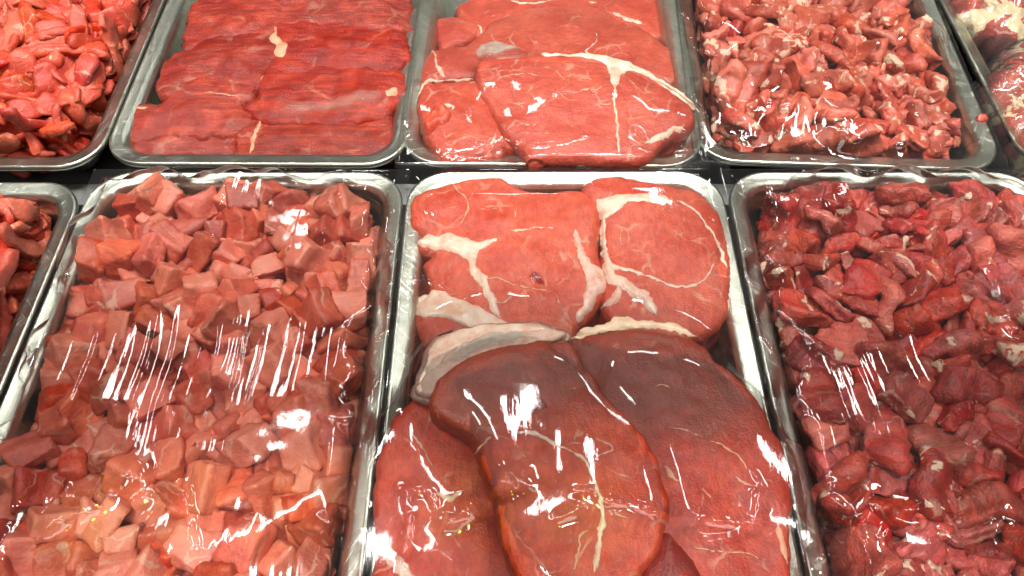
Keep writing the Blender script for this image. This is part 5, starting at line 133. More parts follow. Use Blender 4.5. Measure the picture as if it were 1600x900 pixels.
 'B4': '6 -757 -1756 -361 29 175 -467 -3 1;11 -1143 545 -264 230 164 -31 412 1;1 -1173 -1445 -367 18 471 -166 16 1;7 -1091 1095 -281 98 473 85 98 0;0 -1080 -793 -340 25 498 26 32 1;0 939 1607 -217 186 -143 290 333 0;7 -241 -1647 -335 54 -260 -422 42 0;11 468 -1716 -294 239 16 113 -424 1;0 -933 -1586 -332 493 -37 73 -14 0;5 686 -1720 -281 165 -226 -413 -26 1;10 -983 964 -219 354 125 246 -221 0;0 890 1753 -136 162 -472 -8 27 0;2 922 -1665 -307 152 191 -420 -119 1;2 -489 -1798 -257 350 348 -41 68 1;3 -1205 -537 -296 22 -325 -43 377 1;0 246 1555 -206 19 272 -416 -53 0;3 -495 -572 -219 16 383 321 12 0;7 -923 -1716 -216 31 168 -470 -1 1;9 996 -1420 -358 14 461 193 14 0;11 134 -1600 -306 204 21 48 454 0;13 -1122 -1713 -378 472 15 8 -163 1;7 -123 1053 -160 383 -106 -28 302 0;3 245 -1346 -224 73 -441 -209 82 0;9 -37 1020 -224 401 -102 -61 273 0;0 1190 -896 -216 309 -108 370 -79 1;2 -475 288 -226 499 12 -34 -8 0;3 1156 -1733 -306 343 52 -29 359 1;7 -1184 -1075 -283 201 -266 -190 320 1;8 -311 -1311 -203 202 251 369 -100 1;10 -264 -1455 -253 263 213 -63 -363 0;11 1104 1085 -221 52 -146 -154 450 0;0 -166 -1610 -223 158 -30 207 -426 0;2 540 211 -232 138 -353 -325 15 0;3 -1126 137 -296 468 173 -18 19 1;5 -541 -1129 -226 56 55 -77 -488 0;7 -784 -1141 -200 410 77 209 -179 1;9 772 -1099 -290 294 180 -200 302 0;11 50 1670 -89 122 -82 -81 471 0;12 -764 -504 -123 82 193 449 66 0;0 -194 -779 -194 108 464 151 15 0;1 -1131 837 -271 485 -73 1 -97 0;5 -573 -272 -204 78 -96 57 -481 0;10 1190 731 -304 83 -383 -24 310 0;11 -1064 128 -182 132 -123 -435 -167 1;13 -1198 -1797 -277 102 -312 -275 -258 1;0 232 183 -229 311 -373 -41 -112 0;2 -579 1635 -227 425 57 71 248 0;3 -506 -1668 -166 334 -330 103 138 1;5 -327 583 -191 15 -139 193 440 0;7 -435 -1303 -174 78 233 -127 -417 1;9 -759 573 -191 449 -72 163 130 0;10 -374 -1486 -197 80 203 450 2 0;11 -129 1617 -217 362 -26 -107 -327 0;12 1127 -1532 -252 11 -15 -39 -498 1;0 -79 720 -194 303 -2 107 -383 0;2 -391 -39 -154 82 422 255 18 0;5 -1097 -318 -317 317 295 -69 -240 0;6 -99 -671 -151 177 -190 -388 179 0;7 1090 -1205 -256 175 -151 443 -20 1;8 -1182 784 -332 364 -118 24 -321 1;9 -142 1703 -88 93 -397 187 -221 0;10 510 485 -153 92 -248 -55 420 0;0 -52 -1358 -212 405 -223 176 -74 1;1 -448 -233 -160 100 42 33 487 0;2 -391 1676 -135 485 46 90 64 0;3 -710 -494 -208 2 76 84 -487 0;6 -585 521 -154 145 329 325 -123 0;8 406 -1201 -263 134 -236 413 77 0;9 104 1025 -169 251 -150 -404 40 0;10 -562 -836 -220 166 -59 38 -466 0;11 -171 -1754 -69 119 -459 54 -149 1;0 -1029 -1256 -290 56 -94 488 7 0;2 -845 275 -122 63 222 437 77 0;3 -335 -317 -135 84 -193 -453 -18 0;4 706 1692 -219 355 -336 -56 92 0;6 -289 1237 -210 87 16 -412 269 0;7 80 751 -138 285 -237 -307 134 0;9 -821 -274 -210 437 -45 -143 -190 0;10 717 113 -192 346 -48 -298 199 0;11 -477 929 -190 392 -263 3 165 0;0 807 792 -84 56 -132 -475 62 0;2 5 1339 -189 5 -488 107 -5 0;3 247 1163 -141 351 249 168 191 0;5 266 530 -181 310 -91 -281 259 0;6 -8 -586 -223 430 -29 208 146 0;7 -1081 -442 -114 490 44 72 -53 1;9 -905 -542 -229 280 355 -193 93 0;10 -289 789 -110 216 -140 138 406 0;11 -533 456 -80 103 -465 -95 117 1;0 1031 -750 -173 378 -2 223 -239 1;2 -231 1172 -80 20 -41 494 65 0;3 -1107 355 -221 243 383 206 -42 0;5 791 -803 -109 215 -429 138 29 1;7 234 -869 -130 41 57 212 -447 0;8 588 -481 -145 257 131 -115 392 0;11 -242 -540 -173 214 -115 -30 -436 0;12 521 -1486 -200 373 -128 -34 -305 0;0 -10 -1694 -202 331 -3 300 -225 1;2 744 512 -194 24 -200 -457 -20 0;3 -1149 -1503 -268 240 -78 -54 428 1;5 -1060 1251 -225 74 477 131 -13 0;6 -593 1571 -131 53 -445 213 59 0;7 1044 -347 -204 20 -212 448 64 0;8 -872 785 -192 134 375 -283 -107 0;10 502 1401 -214 167 -19 377 -282 0;11 -150 468 -102 328 105 157 -326 0;12 -801 1714 -206 464 24 172 65 0;13 -306 -1120 -160 239 -352 -243 -101 1;0 -653 -127 -149 108 224 432 -38 1;1 198 -1810 -333 221 -379 -210 -117 1;2 -1004 -751 -183 100 472 4 131 0;4 947 -501 -227 149 -189 120 421 0;5 -503 -443 -135 40 199 457 -9 0;7 -980 1457 -175 161 -263 379 106 0;8 789 1554 -95 92 -261 -400 -117 0;9 -572 1159 -167 61 4 -486 -99 0;10 -607 100 -136 214 -175 225 351 0;11 438 1753 -99 111 -365 204 250 0;13 -877 -1569 -152 464 -102 63 141 1;0 -151 -413 -96 276 192 -349 -123 0;2 920 413 -9 472 -103 -108 73 1;4 -188 -168 -124 107 -454 15 179 0;5 327 -991 -85 355 220 -132 241 1;6 513 1059 -226 95 -205 19 445 0;7 -693 -645 -41 100 -94 -469 -105 1;8 218 779 -168 152 -258 -76 -393 0;9 -1123 542 -136 48 -469 61 156 0;10 371 1170 -173 214 -386 -91 216 0;11 -816 -10 -62 209 28 -304 -336 1;12 966 1078 -220 315 -87 -137 352 0;0 -1062 249 0 486 -55 106 10 1;1 80 -713 -191 481 90 -83 -57 0;2 -880 -1385 -145 114 -84 220 -426 1;3 -360 1540 -79 204 -342 -250 -171 0;4 -1143 -1323 -211 469 130 -112 -13 1;5 -657 -1129 -133 181 -156 111 -425 1;6 216 966 -218 73 -339 242 266 0;7 850 855 -227 434 56 69 233 0;8 -279 -971 -189 431 -235 -68 -65 1;10 -697 1461 -109 42 -231 -431 96 0;11 -128 377 -28 139 -456 -133 -67 1;0 -1109 -1006 -57 267 260 333 14 1;2 -1160 1411 -86 298 -98 348 -174 0;3 -443 -32 -34 432 -63 33 242 1;4 -24 -810 -158 228 -62 338 -282 0;5 405 432 -131 396 38 -272 133 0;6 -1198 -1472 -195 151 -255 236 -326 1;8 1035 -416 -95 380 -292 103 -98 0;9 1191 -503 -186 259 -272 -193 268 1;10 37 356 -171 475 -12 145 -61 0;11 -569 1337 26 24 153 -76 469 0;12 -374 356 -88 105 -92 0 -480 0;0 933 266 -191 71 -463 -9 -176 0;1 -178 -1827 -302 86 48 -388 -299 1;2 -1020 -1174 -47 413 -180 -143 162 1;3 805 -275 -181 181 -422 197 13 0;4 475 -517 -153 317 247 -257 -150 0;5 -16 -567 -94 401 117 233 147 1;6 994 -961 -208 33 53 -496 -1 0;7 816 -1462 -218 123 435 197 -79 1;8 -697 -1408 -136 388 190 50 246 0;9 842 -145 -199 214 159 37 -422 0;10 -507 -969 -107 143 409 2 -250 1;11 335 428 -14 60 -457 47 -188 1;12 -704 -83 -18 304 352 175 60 1;13 464 745 -221 199 -285 -215 288 0;0 457 -1637 -144 485 29 100 -66 0;2 144 -1775 -100 345 -330 -103 -110 1;3 739 1241 -184 384 -62 36 -312 0;4 -1120 -1633 -178 110 68 -137 463 1;5 728 -1268 -181 346 240 263 58 1;6 -424 -711 -134 324 -282 30 -255 0;7 -742 1301 -145 133 477 -64 27 0;8 229 -57 -217 15 139 448 173 0;9 309 -647 -118 186 51 -147 -437 1;10 488 -719 -71 234 158 -213 -353 1;11 543 -1072 -132 361 -248 234 -55 1;12 6 -118 -186 446 215 53 43 0;13 -399 215 -129 474 55 -30 -145 0;0 555 783 -140 296 -100 -389 -27 0;1 731 -1078 -149 47 353 -316 154 1;2 1086 -19 -149 212 422 51 157 1;3 615 -885 -140 471 -10 19 166 0;4 214 -402 -169 61 408 -129 -252 0;5 985 -1180 -157 253 41 150 402 1;6 -803 1367 -58 411 -67 30 -275 0;7 1102 1011 -80 50 316 380 56 0;8 1035 -1034 -124 92 64 457 168 1;9 -688 597 -68 285 -172 -28 -372 1;10 -634 784 -152 445 -100 167 -118 0;11 -1087 487 -36 167 42 -469 -29 0;12 -555 -1314 -132 225 -124 423 -72 1;13 -927 571 -151 312 -250 276 -119 0;0 -454 -1492 -105 140 -53 477 -13 1;1 -1186 -624 -165 92 -202 -439 -90 1;2 -412 -852 -73 167 -352 -32 -312 1;3 760 237 -108 156 -121 179 423 1;4 719 -1000 -106 409 -203 -70 192 1;5 518 1174 -171 165 373 290 14 0;6 1015 -1502 -203 45 74 426 -247 1;7 911 -1269 -215 48 423 248 -84 0;8 161 -537 -168 331 338 -136 85 1;10 880 111 -128 135 230 421 -33 1;11 -1109 -1158 125 125 -415 -202 -145 1;13 -395 -1646 -84 16 182 -175 431 1;0 237 -1573 -68 461 -152 -24 -117 1;1 -484 764 -227 165 438 -94 148 0;2 190 -112 -49 207 -25 24 -454 1;3 -442 652 -160 345 -360 -19 35 0;4 -1028 9 -30 146 111 -348 -308 1;5 -557 1126 -64 466 16 73 -164 0;6 167 -1268 -143 479 -138 42 -4 0;7 -548 730 -24 457 -140 113 -92 0;8 665 596 -58 197 66 -23 454 0;9 -392 844 -39 417 -121 60 241 0;10 15 107 -129 182 -126 142 426 0;11 929 -601 -23 133 388 276 72 1;12 1025 -1790 -185 327 139 156 -315 1;13 1164 213 -209 360 -141 25 -316 0;0 651 388 -23 201 -421 -155 -91 1;1 98 476 -179 284 -367 70 173 1;2 619 -265 -18 329 -334 123 -124 1;3 537 -1815 -197 366 301 128 -95 1;4 7 -1176 -178 43 489 -81 -48 0;5 1207 -1436 -155 344 146 302 138 1;6 -592 -1477 -152 136 414 111 219 1;7 431 939 -177 209 288 64 -345 0;8 -1207 -66 -337 255 223 -234 -284 1;9 56 -1014 -249 136 -88 -44 471 0;10 -269 1704 -47 147 -423 -221 23 0;11 261 1339 -26 70 -9 65 -491 0;12 760 1032 -227 458 -81 69 -169 0;13 1020 -1624 -179 184 11 -1 465 1;0 -199 -989 2 365 96 231 233 1;2 -1156 860 -57 307 0 390 -63 0;3 688 -78 -114 183 -67 197 416 0;4 976 100 -190 13 148 -171 -446 0;5 575 1560 -160 399 -244 -102 -144 0;7 -330 1113 33 277 160 104 -370 0;8 1146 -155 -96 270 -160 -266 -284 0;9 -1178 -1359 -49 125 -283 14 -392 1;10 979 628 -168 322 318 -202 66 0;11 -369 -317 -26 1 434 -243 52 1;12 437 -25 -215 117 -84 -474 69 0;13 578 -223 -177 109 -352 -328 -82 0;0 -95 -1587 28 131 352 311 -108 1;1 988 -1739 -230 65 -57 77 -486 1;2 -593 157 37 442 -163 3 -169 1;3 266 1816 -206 281 368 148 -117 0;4 312 -410 -155 217 225 181 346 0;5 -686 1046 -105 45 127 481 28 0;6 492 1238 -94 60 285 403 -52 0;7 290 -390 0 437 -43 207 -121 1;8 -836 992 -128 23 -335 135 345 0;9 -212 -1260 -92 61 116 -437 206 1;10 930 -47 -24 409 -196 -36 207 1;11 -525 -455 -10 33 189 442 135 1;12 -863 -1749 -145 203 54 -19 -453 1;13 580 -1291 -206 232 -180 -129 384 0;0 -896 143 68 52 -423 -260 36 1;1 865 -487 -157 384 193 155 203 0;2 300 1530 22 134 105 -453 126 0;3 -1009 1650 -158 367 174 -23 -291 0;4 -772 -836 -91 193 -187 359 -221 0;5 -36 -1168 -90 9 -496 60 -12 1;6 1086 -1403 -244 6 183 363 -291 1;7 172 1794 23 351 -297 134 145 0;8 -1127 -611 -58 95 -394 -264 -126 1;10 -49 -274 -5 288 -343 -53 215 1;11 -1182 -81 -90 11 376 -82 -320 1;12 275 1458 -141 467 108 -2 141 0;13 486 -1285 -201 184 255 -83 -380 0;0 90 -472 -10 439 -143 81 -174 1;1 405 -1202 -147 148 336 -136 -312 1;2 1105 -476 23 194 53 -457 20 1;3 50 -1419 -60 372 164 13 -291 1;4 616 989 -120 100 -144 -10 -468 0;5 901 146 18 67 32 -133 -476 1;6 859 -1017 -166 48 335 174 -325 1;7 -716 -1563 -80 370 91 288 -149 1;8 -1003 -288 -172 478 -112 -69 67 0;9 -276 584 68 42 -42 -495 -43 0;10 -866 566 -9 184 -205 -345 235 0;11 -201 908 23 7 484 115 -48 0;12 -883 -1451 -67 377 155 225 -182 1;13 -765 -327 -74 39 -139 128 461 1;0 516 55 -120 118 -433 -212 -62 1;1 -697 387 -96 236 154 329 250 1;2 308 912 -73 34 -361 -225 -260 0;3 -93 733 -42 116 -437 77 199 0;4 333 283 -127 127 -46 263 404 1;5 667 -537 -74 344 -348 89 49 0;6 299 -604 -50 118 363 322 -23 1;7 -727 1774 -72 201 -118 227 380 0;8 -1213 -799 -152 242 238 -188 -316 1;9 -1097 -210 -65 356 -308 -162 -52 1;10 604 1633 -90 15 -168 -411 229 0;11 474 -1457 -30 89 -401 -175 225 1;12 615 -699 -137 338 129 339 -69 1;13 151 -1131 -160 187 2 131 445 0;0 22 -1010 -62 109 -376 32 -310 1;1 -131 1369 -69 72 -469 -158 -4 0;2 -1007 1112 -82 10 -172 -469 -12 0;3 162 940 -19 138 -207 -108 420 0;4 -134 19 -164 77 327 365 -64 0;5 -918 -512 -76 422 140 217 75 1;6 973 1412 -191 351 -154 125 -296 0;7 463 -500 8 209 140 429 49 1;8 -260 1447 -81 196 -449 65 78 0;9 -1129 1804 -110 221 -268 -255 -254 0;10 -1053 780 -139 316 -182 49 339 0;11 -756 805 40 163 -221 356 -220 0;12 -832 1588 -113 53 -66 -454 -192 0;13 -1104 -1504 -123 116 227 424 -75 0;0 816 1087 -28 314 -1 269 -281 0;1 360 -1353 -214 115 409 -208 -163 1;2 572 930 30 201 165 -425 -39 0;3 -329 -60 32 40 322 -345 -161 1;4 -830 -555 -79 383 199 131 216 1;5 753 1340 -90 496 -39 -24 38 0;6 -587 -1405 -72 14 47 270 -418 1;7 -237 -686 19 381 -129 -130 267 1;8 -1132 1646 -117 145 313 87 352 0;9 -66 699 57 222 -14 -422 -149 0;10 975 -247 -66 1 -183 -425 189 1;11 -1091 -1744 -54 87 -172 -364 284 1;12 -367 611 -24 120 87 54 474 0;13 1040 190 -96 161 17 93 464 0;0 -927 811 -26 102 478 46 -93 0;1 123 -1395 -113 87 -479 -67 -93 0;2 1163 1627 -132 373 -53 -320 75 0;3 407 -294 -69 461 151 -101 -69 1;4 -433 974 -21 141 -85 120 457 0;5 16 1154 -13 13 162 149 449 0;6 1025 1699 -86 59 -339 350 -97 0;7 -451 1404 99 144 329 -334 -96 0;8 36 -335 74 208 81 -371 -249 1;9 325 -1193 -113 88 314 -63 -374 1;10 -81 1494 -46 30 493 -72 -29 0;11 1084 1357 -97 64 -402 -290 25 0;12 380 -1387 -140 400 29 199 222 1;13 1045 -1360 -111 404 218 11 -199 1;0 -131 49 -1 355 -51 35 347 1;1 -282 1394 -9 213 -30 -11 451 0;2 173 174 11 224 -73 103 429 1;3 94 542 -149 107 -8 -326 -363 1;4 925 977 -131 202 291 325 139 0;5 -552 884 31 42 105 468 -133 0;6 -322 187 -11 70 122 -54 -477 0;7 -657 -938 -38 260 -51 408 -115 1;8 664 -918 -53 39 -45 474 148 1;9 850 1184 -125 3 -45 81 -491 0;10 805 -1401 -64 326 -155 298 -175 1;11 156 -985 0 361 250 -133 -199 1;12 -107 -751 -75 464 157 -48 -88 1;13 -742 -1757 -262 365 297 115 124 1;0 433 -42 20 464 -101 151 37 1;1 -516 1798 -80 97 -57 433 -223 0;2 -412 372 53 77 -24 -490 -61 1;3 715 1448 -16 13 78 2 -494 0;4 -560 1541 -38 45 228 -374 -237 0;5 -942 -315 -45 384 -64 41 311 1;6 -558 -1126 -105 101 257 -362 207 1;7 647 -1683 -65 103 84 107 470 1;8 -167 -263 15 380 105 204 231 1;9 -222 177 -132 95 108 -434 202 0;10 722 -659 28 114 -315 -360 87 1;11 -853 -902 11 89 -40 -470 -139 1',
}
# ---------------------------------------------------------------- helpers
def P(px, py, z=0.):
    """where the sight line through photo pixel (px, py) meets height z"""
    a, b = (px-800)/FPX, (py-450)/FPX
    dz = -math.sin(PITCH)-b*math.cos(PITCH); t = (z-CAM_H)/dz
    return np.array((a*t, (math.cos(PITCH)-b*math.sin(PITCH))*t))

def vnoise(x, y, seed=0):
    xi, yi = np.floor(x).astype(np.int64), np.floor(y).astype(np.int64)
    fx, fy = x-xi, y-yi; fx = fx*fx*(3-2*fx); fy = fy*fy*(3-2*fy)
    def h(i, j):
        n = (i*374761393+j*668265263+seed*974634541) & 0xffffffff
        n = ((n ^ (n >> 13))*1274126177) & 0xffffffff
        return ((n ^ (n >> 16)) & 0xffff)/32767.5-1
    return (h(xi, yi)*(1-fx)+h(xi+1, yi)*fx)*(1-fy)+(h(xi, yi+1)*(1-fx)+h(xi+1, yi+1)*fx)*fy
def fbm(x, y, s, seed=0, octv=3):
    r, a = 0, 1.
    for k in range(octv):
        r = r+a*vnoise(x*s+17.3*k, y*s-9.1*k, seed+k); s *= 2.1; a *= .5
    return r

def tag(o, label=None, cat=None, group=None, kind=None):
    if label: o['label'] = label
    if cat: o['category'] = cat
    if group: o['group'] = group
    if kind: o['kind'] = kind
    return o
def link(name, me, mat=None, parent=None, loc=None):
    o = bpy.data.objects.new(name, me); COL.objects.link(o)
    if mat is not None and me is not None and not me.materials: me.materials.append(mat)
    if parent is not None: o.parent = parent
    if loc is not None: o.location = loc
    return o
def mesh(name, verts, faces, smooth=True):
    me = bpy.data.meshes.new(name); me.from_pydata([tuple(v) for v in verts], [], faces)
    if smooth: me.polygons.foreach_set('use_smooth', [True]*len(me.polygons))
    me.update(); return me
def grid_mesh(name, V, nx, ny):
    """V: (ny, nx, 3) heightfield"""
    idx = np.arange(nx*ny).reshape(ny, nx)
    q = np.stack([idx[:-1, :-1], idx[:-1, 1:], idx[1:, 1:], idx[1:, :-1]], -1).reshape(-1)
    n = len(q)//4
    me = bpy.data.meshes.new(name)
    me.vertices.add(nx*ny); me.vertices.foreach_set('co', V.reshape(-1).astype(np.float32))
    me.loops.add(n*4); me.loops.foreach_set('vertex_index', q.astype(np.int32))
    me.polygons.add(n); me.polygons.foreach_set('loop_start', np.arange(0, n*4, 4, dtype=np.int32))
    me.polygons.foreach_set('loop_total', np.full(n, 4, dtype=np.int32))
    me.polygons.foreach_set('use_smooth', np.ones(n, dtype=bool))
    me.update(calc_edges=True); me.validate(); return me

# ---------------------------------------------------------------- materials
class NT:
    def __init__(s, name):
        s.m = bpy.data.materials.new(name); s.m.use_nodes = True; s.t = s.m.node_tree; s.t.nodes.clear()
    def n(s, typ, **kw):
        nd = s.t.nodes.new('ShaderNode'+typ)
        for k, v in kw.items():
            if k.startswith('_'): setattr(nd, k[1:], v)
        for k, v in kw.items():
            if k.startswith('_'): continue
            key = int(k[1:]) if k[0] == 'i' and k[1:].isdigit() else k.replace('__', ' ')
            inp = nd.inputs[key]
            if isinstance(v, bpy.types.NodeSocket): s.t.links.new(v, inp)
            else: inp.default_value = v
        return nd
    def math(s, op, a, b=0., clamp=False):
        return s.n('Math', _operation=op, _use_clamp=clamp, i0=a, i1=b).outputs[0]
    def mix(s, f, a, b):
        nd = s.n('Mix', _data_type='RGBA')
        for k, v in ((0, f), (6, a), (7, b)):
            if isinstance(v, bpy.types.NodeSocket): s.t.links.new(v, nd.inputs[k])
            else: nd.inputs[k].default_value = v if k == 0 or len(v) == 4 else (*v, 1)
        return nd.outputs[2]
    def step(s, v, lo, hi, a=0., b=1.):
        return s.n('MapRange', _interpolation_type='SMOOTHSTEP', i0=v, i1=lo, i2=hi, i3=a, i4=b).outputs[0]
    def noise(s, vec, scale, detail=3., rough=.5, dist=0.):
        return s.n('TexNoise', Vector=vec, Scale=scale, Detail=detail, Roughness=rough, Distortion=dist).outputs[0]
    def bump(s, h, strength, dist, nrm=None):
        nd = s.n('Bump', Height=h, Strength=strength, Distance=dist)
        if nrm is not None: s.t.links.new(nrm, nd.inputs['Normal'])
        return nd.outputs[0]
    def out(s, sh):
        s.t.links.new(sh, s.n('OutputMaterial').inputs[0]); return s.m

def meat(name, c1, c2, fat=(.76, .52, .36), vein=.5, vscale=42, patch=.0, grain=(1, 1, 1), grain_amt=.5, var=.25, rough=.34, dark=(.16, .02, .015), wet=.5, darkamt=.35, pscale=48, bk=1., bigs=28., huev=.009, tone=None, pale=0.):
    t = NT(name)
    tc = t.n('TexCoord').outputs['Object']
    rid = t.math('FRACT', t.math('ADD', t.n('ObjectInfo').outputs['Random'], t.n('NewGeometry').outputs['Random Per Island']))
    off = t.n('CombineXYZ', X=t.math('MULTIPLY', rid, 7.), Y=t.math('MULTIPLY', rid, 13.), Z=t.math('MULTIPLY', rid, 3.)).outputs[0]
    v = t.n('VectorMath', _operation='ADD', i0=tc, i1=off).outputs[0]
    big = t.noise(v, bigs, 4., .6)
    col = t.mix(t.step(big, .32, .68), c1, c2)
    # muscle grain: fine bundles drawn out along one direction
    gv = t.n('VectorMath', _operation='MULTIPLY', i0=v, i1=grain).outputs[0]
    g = t.noise(gv, 230., 3., .6)
    col = t.mix(t.math('MULTIPLY', t.step(g, .60, .38), grain_amt*.75), col, dark)
    mid = t.noise(v, 75., 3., .6)
    col = t.mix(t.math('MULTIPLY', t.step(mid, .56, .74), darkamt), col, dark)
    # each piece its own tone
    hs = t.n('HueSaturation', Hue=t.math('ADD', .495, t.math('MULTIPLY', t.math('FRACT', t.math('MULTIPLY', rid, 5.3)), huev)),
             Saturation=t.math('ADD', 1.08, t.math('MULTIPLY', t.math('FRACT', t.math('MULTIPLY', rid, 3.7)), -var*.3)),
             Value=t.math('ADD', 1-var*.6, t.math('MULTIPLY', rid, var*1.3)), Color=col)
    col = hs.outputs[0]
    if pale: col = t.mix(t.math('MULTIPLY', t.math('POWER', t.math('FRACT', t.math('MULTIPLY', rid, 9.7)), 1.6), pale), col, (.80, .29, .185))
    fatm = None
    if vein > 0:
        warp = t.n('TexNoise', Vector=v, Scale=38., Detail=3.).outputs[1]
        wv = t.n('VectorMath', _operation='MULTIPLY_ADD', i0=warp, i1=(.022, .022, .022), i2=v).outputs[0]
        vo = t.n('TexVoronoi', _feature='DISTANCE_TO_EDGE', Vector=wv, Scale=vscale).outputs[0]
        wid = t.math('MULTIPLY', t.step(t.noise(v, 60., 2.), .35, .75), .055)
        ln = t.step(t.math('SUBTRACT', vo, wid), .012, -.012)
        msk = t.step(t.noise(v, 33., 2.), .47, .62)
        fatm = t.math('MULTIPLY', t.math('MULTIPLY', ln, msk), vein)
        fine = t.noise(gv, 420., 2., .6)
        fatm = t.math('MAXIMUM', fatm, t.math('MULTIPLY', t.step(fine, .66, .74), vein*.45))
    if patch > 0:
        pn = t.noise(v, pscale, 4., .62, .6)
        pm = t.step(pn, .74-patch*.3, .77-patch*.3)
        fatm = pm if fatm is None else t.math('MAXIMUM', fatm, pm)
    fcol = t.mix(t.noise(v, 110., 3.), tuple(c*.82 for c in fat), fat)
    if fatm is not None: col = t.mix(fatm, col, fcol)
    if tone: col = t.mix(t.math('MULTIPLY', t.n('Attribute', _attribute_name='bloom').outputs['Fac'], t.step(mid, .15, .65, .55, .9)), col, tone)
    hb = t.math('ADD', t.math('MULTIPLY', g, .6), t.math('MULTIPLY', t.noise(v, 520., 3., .6), .5))
    nrm = t.bump(hb, min(1., .75*bk), .0022*bk)
    rg = t.math('ADD', rough-.08, t.math('MULTIPLY', t.noise(v, 140., 2.), .22))
    b = t.n('BsdfPrincipled', Base__Color=col, Roughness=rg, IOR=1.42, Normal=nrm)
    b.inputs['Coat Weight'].default_value = wet; b.inputs['Coat Roughness'].default_value = .16; b.inputs['Coat IOR'].default_value = 1.36
    t.t.links.new(t.bump(t.noise(v, 620., 3., .6), .6, .0018), b.inputs['Coat Normal'])
    return t.out(b.outputs[0])

def fat_mat(name, c=(.78, .58, .44), c2=(.68, .37, .25), rough=.42, fade=True):
    t = NT(name); v = t.n('TexCoord').outputs['Object']
    col = t.mix(t.step(t.noise(v, 90., 4., .6), .38, .72), c, c2)
    nrm = t.bump(t.noise(v, 260., 4., .6), .45, .002)
    b = t.n('BsdfPrincipled', Base__Color=col, Roughness=rough, Normal=nrm)
    b.inputs['Coat Weight'].default_value = .3; b.inputs['Coat Roughness'].default_value = .2
    if not fade: return t.out(b.outputs[0])
    e = t.math('ADD', t.n('Attribute', _attribute_name='inset').outputs['Fac'], t.math('MULTIPLY', t.math('SUBTRACT', t.noise(v, 420., 3., .6), .52), .0026))
    return t.out(t.n('MixShader', i0=t.step(e, -.0001, .0010), i1=t.n('BsdfTransparent').outputs[0], i2=b.outputs[0]).outputs[0])

def membrane_mat(name, c, alpha, soft=.0035):
    t = NT(name); v = t.n('TexCoord').outputs['Object']
    nrm = t.bump(t.noise(v, 160., 4., .6), .4, .002)
    b = t.n('BsdfPrincipled', Base__Color=(*c, 1), Roughness=.28, Normal=nrm)
    b.inputs['Coat Weight'].default_value = .4
    tr = t.n('BsdfTransparent')
    f = t.math('MULTIPLY', t.step(t.noise(v, 60., 3.), .2, .7, alpha*.5, alpha), t.step(t.n('Attribute', _attribute_name='inset').outputs['Fac'], 0., soft))
    return t.out(t.n('MixShader', i0=f, i1=tr.outputs[0], i2=b.outputs[0]).outputs[0])

def steel_mat(name, base, r0, scratch=1.):
    t = NT(name); v = t.n('TexCoord').outputs['Object']
    h = None
    for k, (ang, sx) in enumerate(((.5, 900), (-.8, 700), (1.35, 1100), (2.3, 800))):
        rv = t.n('VectorRotate', _rotation_type='Z_AXIS', Vector=v, Angle=ang).outputs[0]
        sv = t.n('VectorMath', _operation='MULTIPLY', i0=rv, i1=(sx, 22., 22.)).outputs[0]
        s = t.step(t.noise(sv, 1., 2., .5), .60, .72)
        s = t.math('MULTIPLY', s, t.step(t.noise(v, 45.+13*k, 2.), .42, .6))
        h = s if h is None else t.math('MAXIMUM', h, s)
    fine = t.noise(t.n('VectorMath', _operation='MULTIPLY', i0=v, i1=(1400., 60., 60.)).outputs[0], 1., 2.)
    smear = t.noise(v, 34., 4., .65)
    col = t.mix(t.step(smear, .4, .7), base, tuple(c*.8 for c in base))
    col = t.mix(t.math('MULTIPLY', h, .35*scratch), col, (.85, .86, .82))
    stain = t.math('MULTIPLY', t.step(t.noise(v, 26., 5., .65, 1.2), .60, .70), .45)
    col = t.mix(stain, col, (.26, .10, .06))
    rg = t.math('ADD', t.math('ADD', r0, t.math('MULTIPLY', smear, .16)), t.math('MULTIPLY', h, .15))
    nrm = t.bump(t.math('ADD', h, t.math('MULTIPLY', fine, .3)), .18*scratch, .0006)
    nrm = t.bump(t.noise(v, 22., 2.), .25, .004, nrm)
    b = t.n('BsdfPrincipled', Base__Color=col, Roughness=rg, Metallic=1., Normal=nrm)
    return t.out(b.outputs[0])

def film_mat(name, tint=(1, 1, 1), refl=1.35, milk=.010, rough=.055):
    t = NT(name); v = t.n('TexCoord').outputs['Object']
    fr = t.n('Fresnel', IOR=1.5).outputs[0]
    nrm = t.bump(t.noise(t.n('VectorMath', _operation='MULTIPLY', i0=v, i1=(1., .25, 1.)).outputs[0], 180., 3., .5), .06, .0015)
    t.t.links.new(nrm, fr.node.inputs['Normal'])
    gl = t.n('BsdfGlossy', Roughness=rough, Normal=nrm)
    tr = t.n('BsdfTransparent', Color=(*tint, 1))
    df = t.n('BsdfDiffuse', Color=(.8, .8, .78, 1))
    base = t.n('MixShader', i0=milk, i1=tr.outputs[0], i2=df.outputs[0]).outputs[0]
    return t.out(t.n('MixShader', i0=t.math('MULTIPLY', fr, refl, True), i1=base, i2=gl.outputs[0]).outputs[0])

